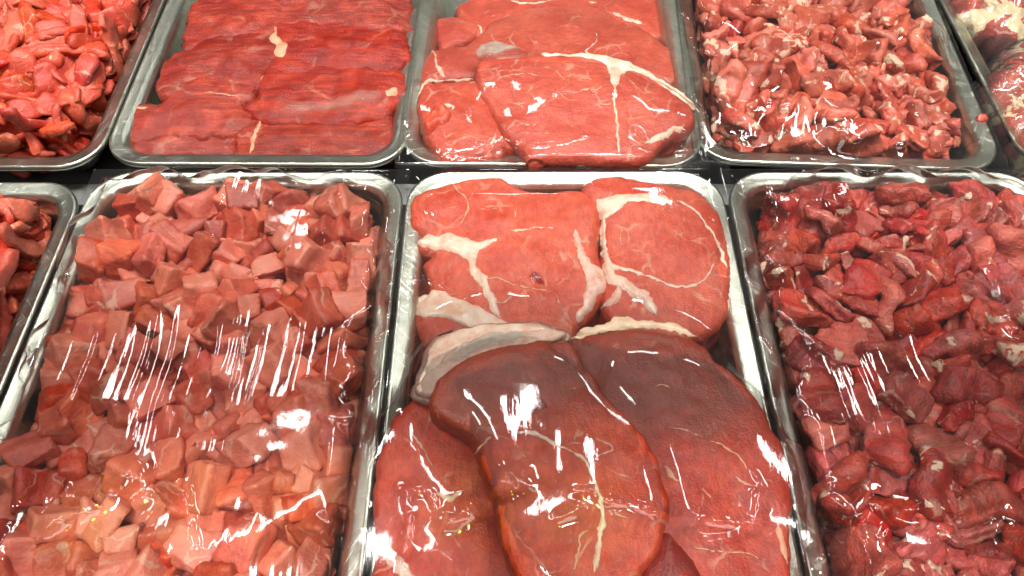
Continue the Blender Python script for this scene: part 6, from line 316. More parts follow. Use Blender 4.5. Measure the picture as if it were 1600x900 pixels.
M = {}
M['steel'] = steel_mat('brushed_steel', (.58, .61, .52), .25, 1.6)
M['deck'] = (lambda t: t.out(t.n('BsdfPrincipled', Base__Color=t.mix(t.noise(t.n('TexCoord').outputs['Object'], 30., 4.), (.035, .036, .035), (.08, .08, .078)), Roughness=.4).outputs[0]))(NT('dark_deck'))
M['rail'] = steel_mat('rail_steel', (.42, .43, .42), .35, .5)
M['cube'] = meat('diced_beef', (.44, .052, .026), (.66, .145, .080), vein=.45, vscale=34, patch=.03, grain=(1, .35, 1), grain_amt=.35, var=.42, rough=.40, darkamt=.25, wet=.3, bigs=42., pale=.62)
M['goulash'] = meat('dark_goulash', (.37, .022, .018), (.56, .080, .052), vein=.3, vscale=40, patch=.42, grain=(1, .2, 1), grain_amt=.8, bk=1.3, bigs=45., var=.5, huev=.007, rough=.36, wet=.4, pale=.2)
M['ragout'] = meat('red_ragout', (.42, .046, .026), (.62, .135, .082), vein=.35, vscale=42, patch=.53, grain=(1, .3, 1), grain_amt=.55, bigs=45., var=.42, rough=.36, wet=.4, pale=.40)
M['strip'] = meat('beef_strips', (.46, .042, .024), (.60, .10, .058), vein=.45, vscale=46, patch=.18, grain=(.4, 1, 1), grain_amt=.3, var=.3, rough=.38, darkamt=.2, wet=.35, pale=.32)
M['cutlet'] = meat('beef_cutlet', (.25, .026, .014), (.42, .066, .036), vein=.16, vscale=20, grain=(.13, 1, 1), grain_amt=.95, var=.22, rough=.38, darkamt=.45, wet=.6, bk=1.5, bigs=45., huev=.004)
M['steak'] = meat('beef_steak', (.44, .075, .042), (.56, .125, .072), vein=.32, vscale=38, grain=(.6, 1, 1), grain_amt=.35, var=.16, rough=.36, darkamt=.2, wet=.35, huev=.004)
M['rump'] = meat('rump_slice', (.50, .082, .042), (.63, .145, .080), vein=.32, vscale=26, grain=(1, .45, 1), grain_amt=.35, var=.12, rough=.38, darkamt=.15, wet=.3, huev=.004)
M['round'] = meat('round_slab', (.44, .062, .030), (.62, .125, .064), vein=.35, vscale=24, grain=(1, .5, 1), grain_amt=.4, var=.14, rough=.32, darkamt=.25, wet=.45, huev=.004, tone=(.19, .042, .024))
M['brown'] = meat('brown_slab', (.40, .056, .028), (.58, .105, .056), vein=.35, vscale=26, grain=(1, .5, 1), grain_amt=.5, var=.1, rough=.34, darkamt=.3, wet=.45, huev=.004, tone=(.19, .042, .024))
M['maroon'] = meat('maroon_slab', (.20, .016, .012), (.32, .03, .02), vein=.3, vscale=40, grain=(1, .25, 1), grain_amt=.8, var=.1, rough=.34)
M['joint'] = meat('joint', (.40, .05, .04), (.5, .09, .07), fat=(.80, .66, .52), vein=.4, patch=.80, pscale=22, var=.1)
M['fat'] = fat_mat('cream_fat')
M['marble'] = fat_mat('marbling_fat', (.66, .33, .20), (.58, .20, .11))
M['pinkfat'] = fat_mat('pink_fat', (.76, .50, .39), (.62, .27, .18))
M['skinfat'] = fat_mat('skin_fat', (.70, .47, .36), (.55, .28, .19), .42, False)
M['yellowfat'] = fat_mat('buff_fat', (.72, .54, .36), (.60, .40, .25))
M['membrane'] = membrane_mat('silverskin', (.70, .40, .32), .30, .012)
M['greymembrane'] = membrane_mat('grey_silverskin', (.56, .49, .40), .75, .006)
M['blood'] = membrane_mat('blood_stain', (.26, .006, .004), .85)
M['film'] = film_mat('cling_film')
M['bag'] = film_mat('yellow_bag', (.95, .93, .80), 1.5, .05, .10)

# ---------------------------------------------------------------- the counter deck
def slab(name, x0, x1, y0, y1, z0, z1, mat, parent=None):
    v = [(x, y, z) for z in (z0, z1) for x, y in ((x0, y0), (x1, y0), (x1, y1), (x0, y1))]
    return link(name, mesh(name, v, [(3, 2, 1, 0), (4, 5, 6, 7), (0, 1, 5, 4), (1, 2, 6, 5), (2, 3, 7, 6), (3, 0, 4, 7)], False), mat, parent)
tag(slab('counter_deck', -1.3, 1.5, -.2, 1.3, -.09, -.062, M['deck']), kind='structure')
r_ = slab('support_rail', -1.3, 1.5, .472, .499, -.0615, -.034, M['rail']); tag(r_, 'grey steel support rail between the two rows of trays', 'rail')

# ---------------------------------------------------------------- trays
TW, TD = .298, .42
TRAYS = {  # centre x, centre y, turn
    'F1': (-.5525, .262, 0.), 'F2': (-.251, .275, 0.), 'F3': (.0505, .276, R(.2)), 'F4': (.352, .275, 0.),
    'B1': (-.552, .700, 0.), 'B2': (-.2515, .704, R(-.3)), 'B3': (.0425, .703, R(-1.0)), 'B4': (.339, .702, R(-2.8)), 'B5': (.646, .700, R(.2))}
TLABEL = {
    'F1': 'steel tray at the left edge of the front row, holding red meat strips',
    'F2': 'steel tray of diced beef cubes in the front row under film',
    'F3': 'steel tray holding the big round beef slabs, middle of the front row',
    'F4': 'steel tray of dark red stewing meat in the front right corner',
    'B1': 'steel tray of red meat strips in the back left corner',
    'B2': 'steel tray of thin lean cutlets in the back row',
    'B3': 'steel tray of fat-edged steaks in the back row, wrapped in film',
    'B4': 'slightly turned steel tray of small meat pieces with fat, back row',
    'B5': 'steel tray with large bagged joints at the far right edge'}
def rrect(w, d, r, n=9):
    p = []
    for cx, cy, a0 in ((w/2-r, d/2-r, 0), (-w/2+r, d/2-r, 90), (-w/2+r, -d/2+r, 180), (w/2-r, -d/2+r, 270)):
        for k in range(n): a = R(a0+90*k/(n-1)); p.append((cx+r*math.cos(a), cy+r*math.sin(a)))
    return p
def loft(name, prof, mat, parent, cap=False):
    V, Fc = [], []
    for k, (ins, z) in enumerate(prof):
        pts = rrect(TW-2*ins, TD-2*ins, max(.012, .040-ins*.75))
        V += [(x, y, z) for x, y in pts]; n = len(pts)
        if k:
            b0, b1 = (k-1)*n, k*n
            Fc += [(b0+i, b0+(i+1) % n, b1+(i+1) % n, b1+i) for i in range(n)]
    if cap: Fc.append(tuple(range(len(V)-n, len(V))))
    return link(name, mesh(name, V, Fc), mat, parent)
RIM = [(.0022, -.0055), (.0004, -.005), (0, -.003), (.0003, -.0006), (.0012, .0004), (.0024, .0006), (.0036, .0002), (.0046, -.0002), (.0105, -.0006), (.0138, -.0014), (.0162, -.0030), (.0180, -.0060)]
BAS = [(.0180, -.0060), (.0198, -.011), (.024, -.030), (.027, -.0365), (.033, -.0405), (.040, -.042)]
rim_me = bas_me = None
TOBJ, CONTENT = {}, {}
for k, (x, y, a) in TRAYS.items():
    e = bpy.data.objects.new('meat_tray', None); COL.objects.link(e); e.location = (x, y, 0); e.rotation_euler = (0, 0, a); e.empty_display_size = .05
    tag(e, TLABEL[k], 'tray', 'steel trays in the meat counter')
    if rim_me is None:
        rim_me = loft('rim', RIM, M['steel'], e).data; bas_me = loft('basin', BAS, M['steel'], e, True).data
    else:
        link('rim', rim_me, None, e); link('basin', bas_me, None, e)
    TOBJ[k] = Matrix.Translation((x, y, 0)) @ Matrix.Rotation(a, 4, 'Z'); CONTENT[k] = []

# ---------------------------------------------------------------- loose piles of cut meat
KIND = {'F1': ('strip', 'meat_strip', 'strip', 'strip', 'red beef strip', 'left edge tray', 1.2),
        'F2': ('cube', 'beef_cube', 'cube', 'cube', 'pale red beef cube', 'diced beef tray', 1.3),
        'F4': ('chunk', 'stewing_piece', 'goulash', 'stewing meat', 'dark red stewing piece', 'front right tray', 1.3),
        'B1': ('strip', 'meat_strip', 'strip', 'strip', 'bright red meat strip', 'back left tray', 1.2),
        'B4': ('chunk', 'ragout_piece', 'ragout', 'meat piece', 'fat-flecked meat piece', 'turned back tray', 1.3*.92)}
PROTO = {}
LIFT = {'B4': .011, 'F4': .005, 'F1': .004}
def corner(x, y):      # keep the heap inside the rounded corners of its tray
    r = .045; ex, ey = abs(x)-(TW/2-.034-r), abs(y)-(TD/2-.034-r)
    if ex > 0 and ey > 0:
        d = math.hypot(ex, ey)
        if d > r: x -= math.copysign(ex*(1-r/d), x); y -= math.copysign(ey*(1-r/d), y)
    return x, y
PACK = {'F1': 1., 'F2': 1.02, 'F4': 1.02, 'B1': 1., 'B4': .98}
ORD = 'first second third fourth fifth sixth seventh eighth ninth tenth eleventh twelfth thirteenth fourteenth fifteenth sixteenth seventeenth eighteenth nineteenth twentieth'.split()
cap = lambda z: z if z < .008 else .008+(z-.008)*.35
FLAT = {'F1': .72, 'F2': .80, 'F4': .84, 'B1': .66, 'B4': .84}   # the heaps settle under their own weight
for kd in ('cube', 'chunk', 'strip'):
    PROTO[kd] = [chunk_mesh(kd, kd, i+1) for i in range(14)]
def coords(me):
    a = np.empty(len(me.vertices)*3, np.float32); me.vertices.foreach_get('co', a); return a.reshape(-1, 3)
PC = {kd: [coords(m) for m in PROTO[kd]] for kd in PROTO}
for k, (kd, nm, mt, cat, lab, where, sca) in KIND.items():
    T = TOBJ[k]; hv, hf, base = [], [], 0
    meshes, seen = [], []
    for m in PROTO[kd]:
        c = m.copy(); c.materials.clear(); c.materials.append(M[mt]); c.name = nm; meshes.append(c)
    for rec in PILES[k].split(';'):
        pi, x, y, z, qw, qx, qy, qz, vis = map(int, rec.split())
        q = Quaternion((qw, qx, qy, qz)).normalized()
        Mx = T @ Matrix.Translation((*corner(x*1e-4*PACK[k], y*1e-4*PACK[k]), cap((z*1e-4+.04)*FLAT[k]-.04+LIFT.get(k, 0)))) @ q.to_matrix().to_4x4() @ Matrix.Scale(sca, 4)
        A = np.array(Mx); wv = PC[kd][pi] @ A[:3, :3].T+A[:3, 3]
        CONTENT[k].append(wv)
        if vis:
            o = link(nm, meshes[pi]); o.matrix_world = Mx
            seen.append((wv.mean(0), o))
        else:
            hv.append(wv); hf += [[base+i for i in p.vertices] for p in PROTO[kd][pi].polygons]; base += len(wv)
    seen.sort(key=lambda e: -e[0][1]); nr = max(1, round(len(seen)**.5*(1.15 if k in ('F2', 'F4') else .9)))
    for r in range(nr):
        row = sorted(seen[r*len(seen)//nr:(r+1)*len(seen)//nr], key=lambda e: e[0][0])
        for i, (_, oo) in enumerate(row):
            tag(oo, '%s in %s, %s row from back, %s from left' % (lab, where, ORD[r], ORD[i]), cat, 'loose pieces in the '+where)
    o = link('meat_heap', mesh('meat_heap', np.concatenate(hv), hf), M[mt])
    tag(o, 'lower layers of the %s pile in the %s' % (cat, where), 'meat', kind='stuff')

# ---------------------------------------------------------------- slices and slabs
def smooth_closed(p, n, closed=True):
    p = np.asarray(p, float); N = len(p); out = []
    rng = range(N) if closed else range(N-1)
    for i in rng:
        if closed: a, b, c, d = p[i-1], p[i], p[(i+1) % N], p[(i+2) % N]
        else: a, b, c, d = p[max(i-1, 0)], p[i], p[i+1], p[min(i+2, N-1)]
        for k in range(n):
            t = k/n
            out.append(.5*((2*b)+(c-a)*t+(2*a-5*b+4*c-d)*t*t+(3*b-a-3*c+d)*t**3))
    if not closed: out.append(p[-1])
    return np.array(out)
def resample(p, step, closed=True):
    q = np.vstack([p, p[:1]]) if closed else p
    s = np.concatenate([[0], np.cumsum(np.linalg.norm(np.diff(q, axis=0)[:, :2], axis=1))])
    n = max(8, int(s[-1]/step)); u = np.linspace(0, s[-1], n+(0 if closed else 1), endpoint=not closed)
    return np.stack([np.interp(u, s, q[:, k]) for k in range(q.shape[1])], 1)
def dist_poly(pts, poly, closed=True):
    a = poly; b = np.roll(poly, -1, 0)
    if not closed: a, b = poly[:-1], poly[1:]
    out = np.full(len(pts), 1e9)
    ab = b-a; L = np.maximum((ab**2).sum(1), 1e-14)
    for i in range(0, len(pts), 3000):
        q = pts[i:i+3000, None]-a[None]
        t = np.clip((q*ab).sum(2)/L, 0, 1)
        out[i:i+3000] = np.sqrt((((q-ab*t[..., None]))**2).sum(2).min(1))
    return out
def inside(pts, poly):
    r = np.zeros(len(pts), bool); a = poly; b = np.roll(poly, -1, 0)
    for (x0, y0), (x1, y1) in zip(a, b):
        if y0 == y1: continue
        c = ((y0 > pts[:, 1]) != (y1 > pts[:, 1])) & (pts[:, 0] < (x1-x0)*(pts[:, 1]-y0)/(y1-y0)+x0)
        r ^= c
    return r
def fill_poly(poly, res, seed):
    rnd = np.random.RandomState(seed)
    lo, hi = poly.min(0), poly.max(0)
    gx, gy = np.meshgrid(np.arange(lo[0], hi[0], res), np.arange(lo[1], hi[1], res*.87))
    gx = gx+(np.arange(gx.shape[0]) % 2)[:, None]*res*.5
    g = np.stack([gx.ravel(), gy.ravel()], 1)+rnd.uniform(-.12, .12, (gx.size, 2))*res
    g = g[inside(g, poly)]; g = g[dist_poly(g, poly) > res*.55]
    n = len(poly)
    vs_ = [Vector(p) for p in np.vstack([poly, g]).tolist()]
    r = delaunay_2d_cdt(vs_, [(i, (i+1) % n) for i in range(n)], [], 1, 1e-7)
    v2 = np.array([tuple(v) for v in r[0]]); mp = {}
    for i, og in enumerate(r[3]):
        for q in og: mp[q] = i
    return v2, [list(f) for f in r[2]], [mp.get(i, i) for i in range(n)]

class Slice:
    pass
def unp(pts, z, zf=None):
    out = []
    for p in pts:
        zz = z
        for _ in range(3 if zf else 1):
            w2 = P(p[0], p[1], zz)
            if zf: zz = float(zf(np.array([w2]))[0])
        out.append(w2 if zf is None else P(p[0], p[1], zz))
    return np.array(out)
def crop(pts, x0, y0, s): return [(x0+p[0]*s, y0+p[1]*s)+tuple(p[2:]) for p in pts]

def steak(name, label, cat, px, tray, z, thick, mat, slope=(0, 0), dome=.004, lump=.0016, res=.0024, seed=1, group=None, ragged=.0012, edge=None, dents=(), tone=None, soft=.028):
    S = Slice(); pw = unp(px, z); c = pw.mean(0)
    poly = resample(smooth_closed(pw, 8), res*1.15)
    nrm = np.roll(poly, -1, 0)-np.roll(poly, 1, 0); nrm = np.stack([nrm[:, 1], -nrm[:, 0]], 1); nrm /= np.maximum(np.linalg.norm(nrm, axis=1, keepdims=True), 1e-9)
    poly = poly+nrm*(fbm(poly[:, 0], poly[:, 1], 90, seed+3, 3)*ragged)[:, None]
    rr = edge or min(thick*.55, .007)
    def zf(q):
        d = np.where(inside(q, poly), dist_poly(q, poly), 0)
        h = z+(q[:, 0]-c[0])*slope[0]+(q[:, 1]-c[1])*slope[1]+dome*(1-np.exp(-d/.028))-dome*.6
        h = h+fbm(q[:, 0], q[:, 1], 26, seed, 3)*lump*np.clip(d/.01, .25, 1)+fbm(q[:, 0], q[:, 1], 110, seed+9, 2)*lump*.22
        for (dx, dy, rad, dep) in dents: h = h-dep*np.exp(-((q[:, 0]-dx)**2+(q[:, 1]-dy)**2)/rad**2)
        u = np.clip(d/rr, 0, 1); return h-rr*(1-np.sqrt(np.maximum(0, 1-(1-u)**2)))
    S.zf, S.poly, S.c, S.z = zf, poly, c, z
    v2, fc, bnd = fill_poly(poly, res, seed)
    zz = zf(v2); zz[bnd] = zf(poly)
    org = np.array((c[0], c[1], z-thick))
    V = [np.column_stack([v2, zz])]; n0 = len(v2); nb = len(bnd); F_ = fc; prev = bnd
    ztop = zz[bnd]
    for k, (t, ins) in enumerate(((.35, -.0006), (.72, .0006), (1., .004))):
        q = poly-nrm*ins*1.0
        q = q+nrm*(fbm(poly[:, 0], poly[:, 1], 150, seed+20+k, 2)*.0007)[:, None]
        V.append(np.column_stack([q, ztop-(thick-rr)*t])); cur = [n0+k*nb+i for i in range(nb)]
        F_ += [[prev[(i+1) % nb], prev[i], cur[i], cur[(i+1) % nb]] for i in range(nb)]; prev = cur
    F_.append(prev[::-1])
    W = np.vstack(V); CONTENT[tray].append(W)
    me = mesh(name, W-org, F_)
    bm = bmesh.new(); bm.from_mesh(me); bmesh.ops.recalc_face_normals(bm, faces=bm.faces[:]); bm.to_mesh(me); bm.free()
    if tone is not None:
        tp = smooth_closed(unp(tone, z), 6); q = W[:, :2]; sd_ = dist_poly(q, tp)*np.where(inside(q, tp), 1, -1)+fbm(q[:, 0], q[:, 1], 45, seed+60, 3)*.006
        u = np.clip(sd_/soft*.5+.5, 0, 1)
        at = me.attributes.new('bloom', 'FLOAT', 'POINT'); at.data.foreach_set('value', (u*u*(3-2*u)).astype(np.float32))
    S.o = link(name, me, M[mat], None, tuple(org)); S.org = org; S.seed = seed
    tag(S.o, label, cat, group)
    return S
def patch(S, name, px, mat, lift=.0007, soft=.003, res=.0022, seed=0, ragged=.0018):
    pw = unp(px, S.z, S.zf)
    poly = resample(smooth_closed(pw, 8), res)
    nrm = np.roll(poly, -1, 0)-np.roll(poly, 1, 0); nrm = np.stack([nrm[:, 1], -nrm[:, 0]], 1); nrm /= np.maximum(np.linalg.norm(nrm, axis=1, keepdims=True), 1e-9)
    poly = poly+nrm*(fbm(poly[:, 0], poly[:, 1], 120, seed+31, 3)*ragged)[:, None]
    v2, fc, bnd = fill_poly(poly, res, seed+7)
    d = dist_poly(v2, poly); u = np.clip(d/soft, 0, 1)
    z = S.zf(v2)+lift*(u*(2-u))*(1+.4*fbm(v2[:, 0], v2[:, 1], 140, seed, 2))+.0002
    z[bnd] -= .0006
    ins = inside(v2, S.poly)
    org = S.org
    me = mesh(name, np.column_stack([v2, z])-org, fc)
    bm = bmesh.new(); bm.from_mesh(me)
    bmesh.ops.recalc_face_normals(bm, faces=bm.faces[:])
    if sum(f.normal.z for f in bm.faces) < 0: bmesh.ops.reverse_faces(bm, faces=bm.faces[:])
    bm.to_mesh(me); bm.free()
    at = me.attributes.new('inset', 'FLOAT', 'POINT'); at.data.foreach_set('value', np.where(np.isin(np.arange(len(d)), bnd), 0, d).astype(np.float32))
    return link(name, me, M[mat], S.o)
def seam(S, name, px, width, mat, lift=.0006, seed=0, wob=.0012):
    """a vein or band of fat along a line; width in mm, one number or one per point"""
    pw = unp([p[:2] for p in px], S.z, S.zf)
    wd = (np.full(len(px), width) if np.isscalar(width) else np.array(width, float))*.85+.3
    pl = smooth_closed(np.column_stack([pw, wd*.001]), 8, False); pl = resample(pl, .0013, False)
    t = np.gradient(pl[:, :2], axis=0); t /= np.maximum(np.linalg.norm(t, axis=1, keepdims=True), 1e-9); nr = np.stack([-t[:, 1], t[:, 0]], 1)
    sd = S.seed*5+seed
    ctr = pl[:, :2]+nr*(fbm(pl[:, 0], pl[:, 1], 140, sd, 3)*wob)[:, None]
    hw = pl[:, 2]*.5*(1+np.where(pl[:, 2] > .005, .28*fbm(pl[:, 0], pl[:, 1], 70, sd+4, 2), .5*fbm(pl[:, 0], pl[:, 1], 200, sd+4, 2))); N = len(pl)
    taper = np.minimum(1, np.minimum(np.arange(N), N-1-np.arange(N))/6+.12); hw = np.maximum(hw*taper, .00012)
    V, F_ = [], []; K = 5
    for j in range(K):
        u = (j/(K-1))*2-1; e = (1 if j in (0, K-1) else .6)
        off = hw*u*(1+.25*fbm(pl[:, 0], pl[:, 1], 400, sd+j, 1)*(j in (0, K-1)))
        q = ctr+nr*off[:, None]
        z = S.zf(q)+(lift*(1-u*u)*np.clip(hw/.001, .4, 1.6) + (.0002 if j not in (0, K-1) else -.0002))
        V.append(np.column_stack([q, z])-S.org)
    V = np.stack(V, 1).reshape(-1, 3)
    ins = np.stack([hw*(1-abs((j/(K-1))*2-1)) for j in range(K)], 1).reshape(-1)
    for i in range(N-1):
        for j in range(K-1): F_.append((i*K+j, (i+1)*K+j, (i+1)*K+j+1, i*K+j+1))
    me = mesh(name, V, F_)
    if me.polygons[len(me.polygons)//2].normal.z < 0: me.flip_normals()
    at = me.attributes.new('inset', 'FLOAT', 'POINT'); at.data.foreach_set('value', (ins*1.3).astype(np.float32))
    return link(name, me, M[mat], S.o)
# ---- B2: thin lean cutlets, shingled in two columns
A_ = lambda p: crop(p, 0, 0, .4125)
G = 'lean cutlets in the back row tray'
def cutlet(label, pts, z, seed, slope=(0, .04)):
    return steak('beef_cutlet', label, 'cutlet', A_(pts), 'B2', z, .014, 'cutlet', slope=slope, dome=.007, lump=.0026, seed=seed, group=G, ragged=.0036, edge=.00555)
s = cutlet('wide lean cutlet at the back of the cutlet tray, top left', [(690,80),(700,30),(740,-10),(900,-80),(1080,-90),(1140,-20),(1110,60),(1040,130),(880,140),(780,150),(690,190),(675,150)], .006, 11)
s = cutlet('wide lean cutlet at the back of the cutlet tray, top right', [(1020,40),(1060,-60),(1200,-110),(1400,-100),(1540,-60),(1560,10),(1540,110),(1400,120),(1200,110),(1060,100)], .008, 12)
s = cutlet('left column cutlet, third from the front rim', [(1040,105),(870,118),(780,135),(690,178),(620,215),(600,260),(582,325),(640,345),(760,320),(980,320),(1020,250),(1080,225),(1095,150)], .005, 13)
c3 = s
s = cutlet('right column cutlet with white gristle at its inner end', [(1010,190),(1030,100),(1090,65),(1290,70),(1350,50),(1480,62),(1540,130),(1552,190),(1520,240),(1430,270),(1080,270),(1010,240)], .0075, 14)
patch(s, 'gristle', A_([(1020,110),(1050,100),(1060,140),(1090,170),(1070,215),(1030,210),(1000,190),(970,190),(1010,165)]), 'marble', .001, seed=4)
seam(s, 'fat_seam', A_([(1290,90),(1300,70),(1350,56),(1420,62)]), [2,3,3,2], 'marble')
s = cutlet('left column cutlet lying second from the front rim', [(990,290),(760,272),(640,335),(590,370),(520,382),(490,430),(478,500),(540,525),(600,500),(690,500),(880,500),(965,450),(930,390),(965,340)], .001, 15)
seam(s, 'fat_seam', A_([(505,410),(540,412),(570,404)]), [2,4,2], 'marble')
seam(s, 'fat_seam', A_([(760,345),(830,355),(930,378)]), [1,2,1], 'marble')
s = cutlet('right column cutlet with a pale skin along its front edge', [(1010,240),(1080,222),(1430,240),(1530,262),(1545,310),(1530,352),(1470,420),(1400,440),(1260,455),(1000,455),(930,420),(918,385),(960,340)], .004, 16)
seam(s, 'fat_seam', A_([(1040,225),(1010,255),(990,300),(965,335),(940,375)]), [3,3,4,3,2], 'marble')
patch(s, 'silverskin', A_([(1015,430),(1080,385),(1200,372),(1400,335),(1460,350),(1450,390),(1400,405),(1260,430),(1100,445)]), 'membrane', .0006, seed=6)
patch(s, 'gristle', A_([(1460,345),(1500,330),(1510,345),(1490,365),(1465,365)]), 'marble', .0007, seed=9)
s = cutlet('frontmost cutlet of the left column by the front rim', [(468,500),(475,545),(510,582),(560,592),(700,577),(870,582),(885,560),(905,500),(870,470),(690,463),(610,495),(560,515)], -.006, 17)
s = cutlet('frontmost cutlet of the right column by the front rim', [(880,510),(900,470),(990,430),(1260,420),(1400,402),(1480,420),(1488,500),(1478,560),(1440,572),(1385,602),(1360,585),(1100,592),(900,592),(872,572)], -.003, 18)
seam(s, 'fat_seam', A_([(1000,428),(980,470),(962,520),(955,560),(950,592)]), [3,4,5,6,5], 'marble')

# ---- B3: fat-edged steaks
B_ = lambda p: crop(p, 600, 0, .35)
G = 'steaks in the back row tray'
def bsteak(label, pts, z, seed, thick=.016, slope=(0, -.04), dome=.005, mat='steak', lump=.0016):
    return steak('beef_steak', label, 'steak', B_(pts), 'B3', z, thick, mat, slope=slope, dome=dome, lump=lump, seed=seed, group=G)
s = bsteak('rearmost steak of the steak tray, mostly hidden', [(320,60),(330,0),(500,-60),(800,-80),(1150,-60),(1245,0),(1275,90),(1235,160),(1000,180),(600,170),(360,150)], -.016, 21)
seam(s, 'fat_seam', B_([(560,0),(620,15),(700,12),(820,-10)]), [3,4,3,2], 'fat')
s = bsteak('small steak end at the back left of the steak tray', [(205,78),(260,58),(345,60),(440,105),(400,160),(330,190),(250,215),(228,150)], -.012, 22)
s = bsteak('arched steak lying behind the big fat-edged front steak', [(345,205),(430,130),(480,72),(620,22),(760,4),(960,14),(1060,68),(1160,110),(1250,180),(1320,228),(1338,320),(1290,368),(1150,330),(900,300),(700,300),(500,280),(400,240)], -.004, 23)
patch(s, 'fat_cap', B_([(905,8),(960,12),(1060,62),(1110,80),(1150,98),(1140,108),(1050,82),(1000,52),(940,30)]), 'fat', .0008, seed=3)
patch(s, 'silverskin', B_([(1030,60),(1075,62),(1150,95),(1140,108),(1050,85)]), 'membrane', .0012, seed=8)
seam(s, 'fat_seam', B_([(360,140),(400,125),(430,118),(436,150)]), [3,5,4,2], 'fat')
seam(s, 'fat_seam', B_([(450,105),(480,75),(560,38),(640,18)]), [2,3,3,2], 'pinkfat')
seam(s, 'fat_seam', B_([(950,140),(945,190),(900,230),(940,245)]), [1.5,2,3,2], 'pinkfat')
s = bsteak('small steak on the left with a fat seam and pale skin', [(140,380),(160,270),(210,208),(330,185),(405,185),(480,165),(600,190),(660,240),(500,300),(410,345),(270,358),(150,395)], .001, 24)
seam(s, 'fat_seam', B_([(212,212),(228,250),(245,305),(268,340),(272,360)]), [3,3,6,7,4], 'pinkfat')
patch(s, 'silverskin', B_([(402,255),(438,178),(490,170),(600,200),(650,238),(500,250)]), 'greymembrane', .0012, seed=2)
s = bsteak('thick steak at the front left with a curled flap', [(143,450),(150,410),(182,366),(300,356),(415,352),(480,440),(540,550),(590,640),(500,690),(380,706),(260,700),(205,640),(165,560)], .008, 25, thick=.030, slope=(0, .05))
seam(s, 'fat_rim', B_([(150,440),(165,400),(190,368),(260,362),(410,355)]), [7,8,6,3,3], 'fat', .0012)
patch(s, 'flap', B_([(168,590),(185,520),(240,468),(300,492),(292,535),(240,565),(198,602)]), 'steak', .006, .006, seed=5)
seam(s, 'fat_seam', B_([(220,470),(300,478),(305,500)]), [5,6,3], 'pinkfat', .0015)
seam(s, 'fat_seam', B_([(500,590),(490,630),(470,650)]), [3,5,4], 'fat')
s = bsteak('big front steak with a white fat edge and central seam', [(413,275),(480,250),(600,243),(720,238),(960,240),(1120,292),(1250,362),(1360,435),(1396,490),(1392,530),(1340,572),(1270,600),(1190,685),(1050,698),(900,692),(820,690),(760,690),(660,708),(615,660),(540,590),(500,520),(448,440),(420,390)], .016, 26, thick=.030, slope=(0, .03), dome=.006)
patch(s, 'fat_cap', B_([(700,240),(780,238),(900,238),(1000,250),(1110,285),(1220,345),(1320,408),(1390,478),(1370,475),(1300,425),(1200,355),(1120,322),(1070,328),(1042,380),(1020,372),(1000,320),(985,285),(900,258),(780,248)]), 'fat', .0012, seed=1)
seam(s, 'fat_seam', B_([(1032,370),(1030,440),(1038,520),(1042,600),(1052,690)]), [5,3.5,3,3,4], 'fat')
seam(s, 'fat_rim', B_([(1345,565),(1280,590),(1200,625),(1165,645)]), [3,8,8,3], 'fat')
for k, (p, wd) in enumerate([([(470,400),(500,365),(540,340),(640,330),(720,345)], 1.8), ([(1085,340),(1130,400),(1145,440),(1140,480)], 1.6), ([(530,450),(600,470),(640,500)], 2.2), ([(560,530),(640,560),(700,545)], 1.6), ([(690,300),(760,310),(820,360),(830,300)], 1.5), ([(860,420),(900,400),(960,395),(980,370)], 2.2), ([(450,310),(520,300),(500,270)], 1.6), ([(560,400),(610,460),(640,440)], 1.4), ([(940,460),(1000,465),(1030,450)], 1.8), ([(600,590),(680,600),(760,590)], 1.3), ([(770,400),(830,415),(880,410)], 1.6), ([(800,500),(820,550),(880,570)], 1.3), ([(1150,480),(1210,440),(1220,470)], 1.4)]):
    seam(s, 'marbling', B_(p), wd, 'marble', .0003, seed=k)

# ---- F3: two rump slices behind, three round slabs in front
C_ = lambda p: crop(p, 560, 260, .4378)
D_ = lambda p: crop(p, 560, 500, .45)
G = 'large slabs in the middle front tray'
s = steak('rump_slice', 'large orange-red rump slice with branching fat, back left of the slab tray', 'rump slice', C_([(180,205),(186,110),(270,62),(400,33),(510,28),(570,62),(650,78),(800,72),(850,108),(870,180),(864,300),(892,390),(895,430),(860,490),(800,560),(740,620),(640,660),(400,670),(270,690),(215,590),(195,485),(245,440),(240,380),(228,330),(262,305),(204,288),(198,255),(230,238)]), 'F3', .004, .026, 'rump', slope=(0, .02), dome=.007, lump=.0022, seed=31, group=G,
    dents=((*P(838, 432, .006), .012, .004),))
patch(s, 'fat_cap', C_([(205,262),(260,245),(330,240),(400,262),(440,270),(500,250),(560,232),(480,275),(430,300),(425,350),(452,400),(468,440),(440,440),(400,380),(385,330),(330,305),(270,305),(225,292)]), 'fat', .0014, seed=2)
patch(s, 'fat_cap', C_([(200,482),(240,452),(310,450),(390,480),(470,520),(540,560),(600,590),(500,600),(380,570),(300,545),(240,540),(205,530)]), 'fat', .0015, seed=3)
seam(s, 'fat_seam', C_([(430,380),(460,440),(480,490),(510,545)]), [9,9,8,5], 'fat', .001)
seam(s, 'fat_seam', C_([(540,235),(620,222),(720,212)]), [3,2,1], 'fat')
seam(s, 'fat_band', C_([(770,222),(785,280),(805,340),(835,385)]), [4,9,10,9], 'pinkfat', .001)
patch(s, 'fat_cap', C_([(808,360),(850,350),(890,395),(880,440),(840,500),(790,560),(770,545),(795,490),(810,430)]), 'pinkfat', .0014, seed=6)
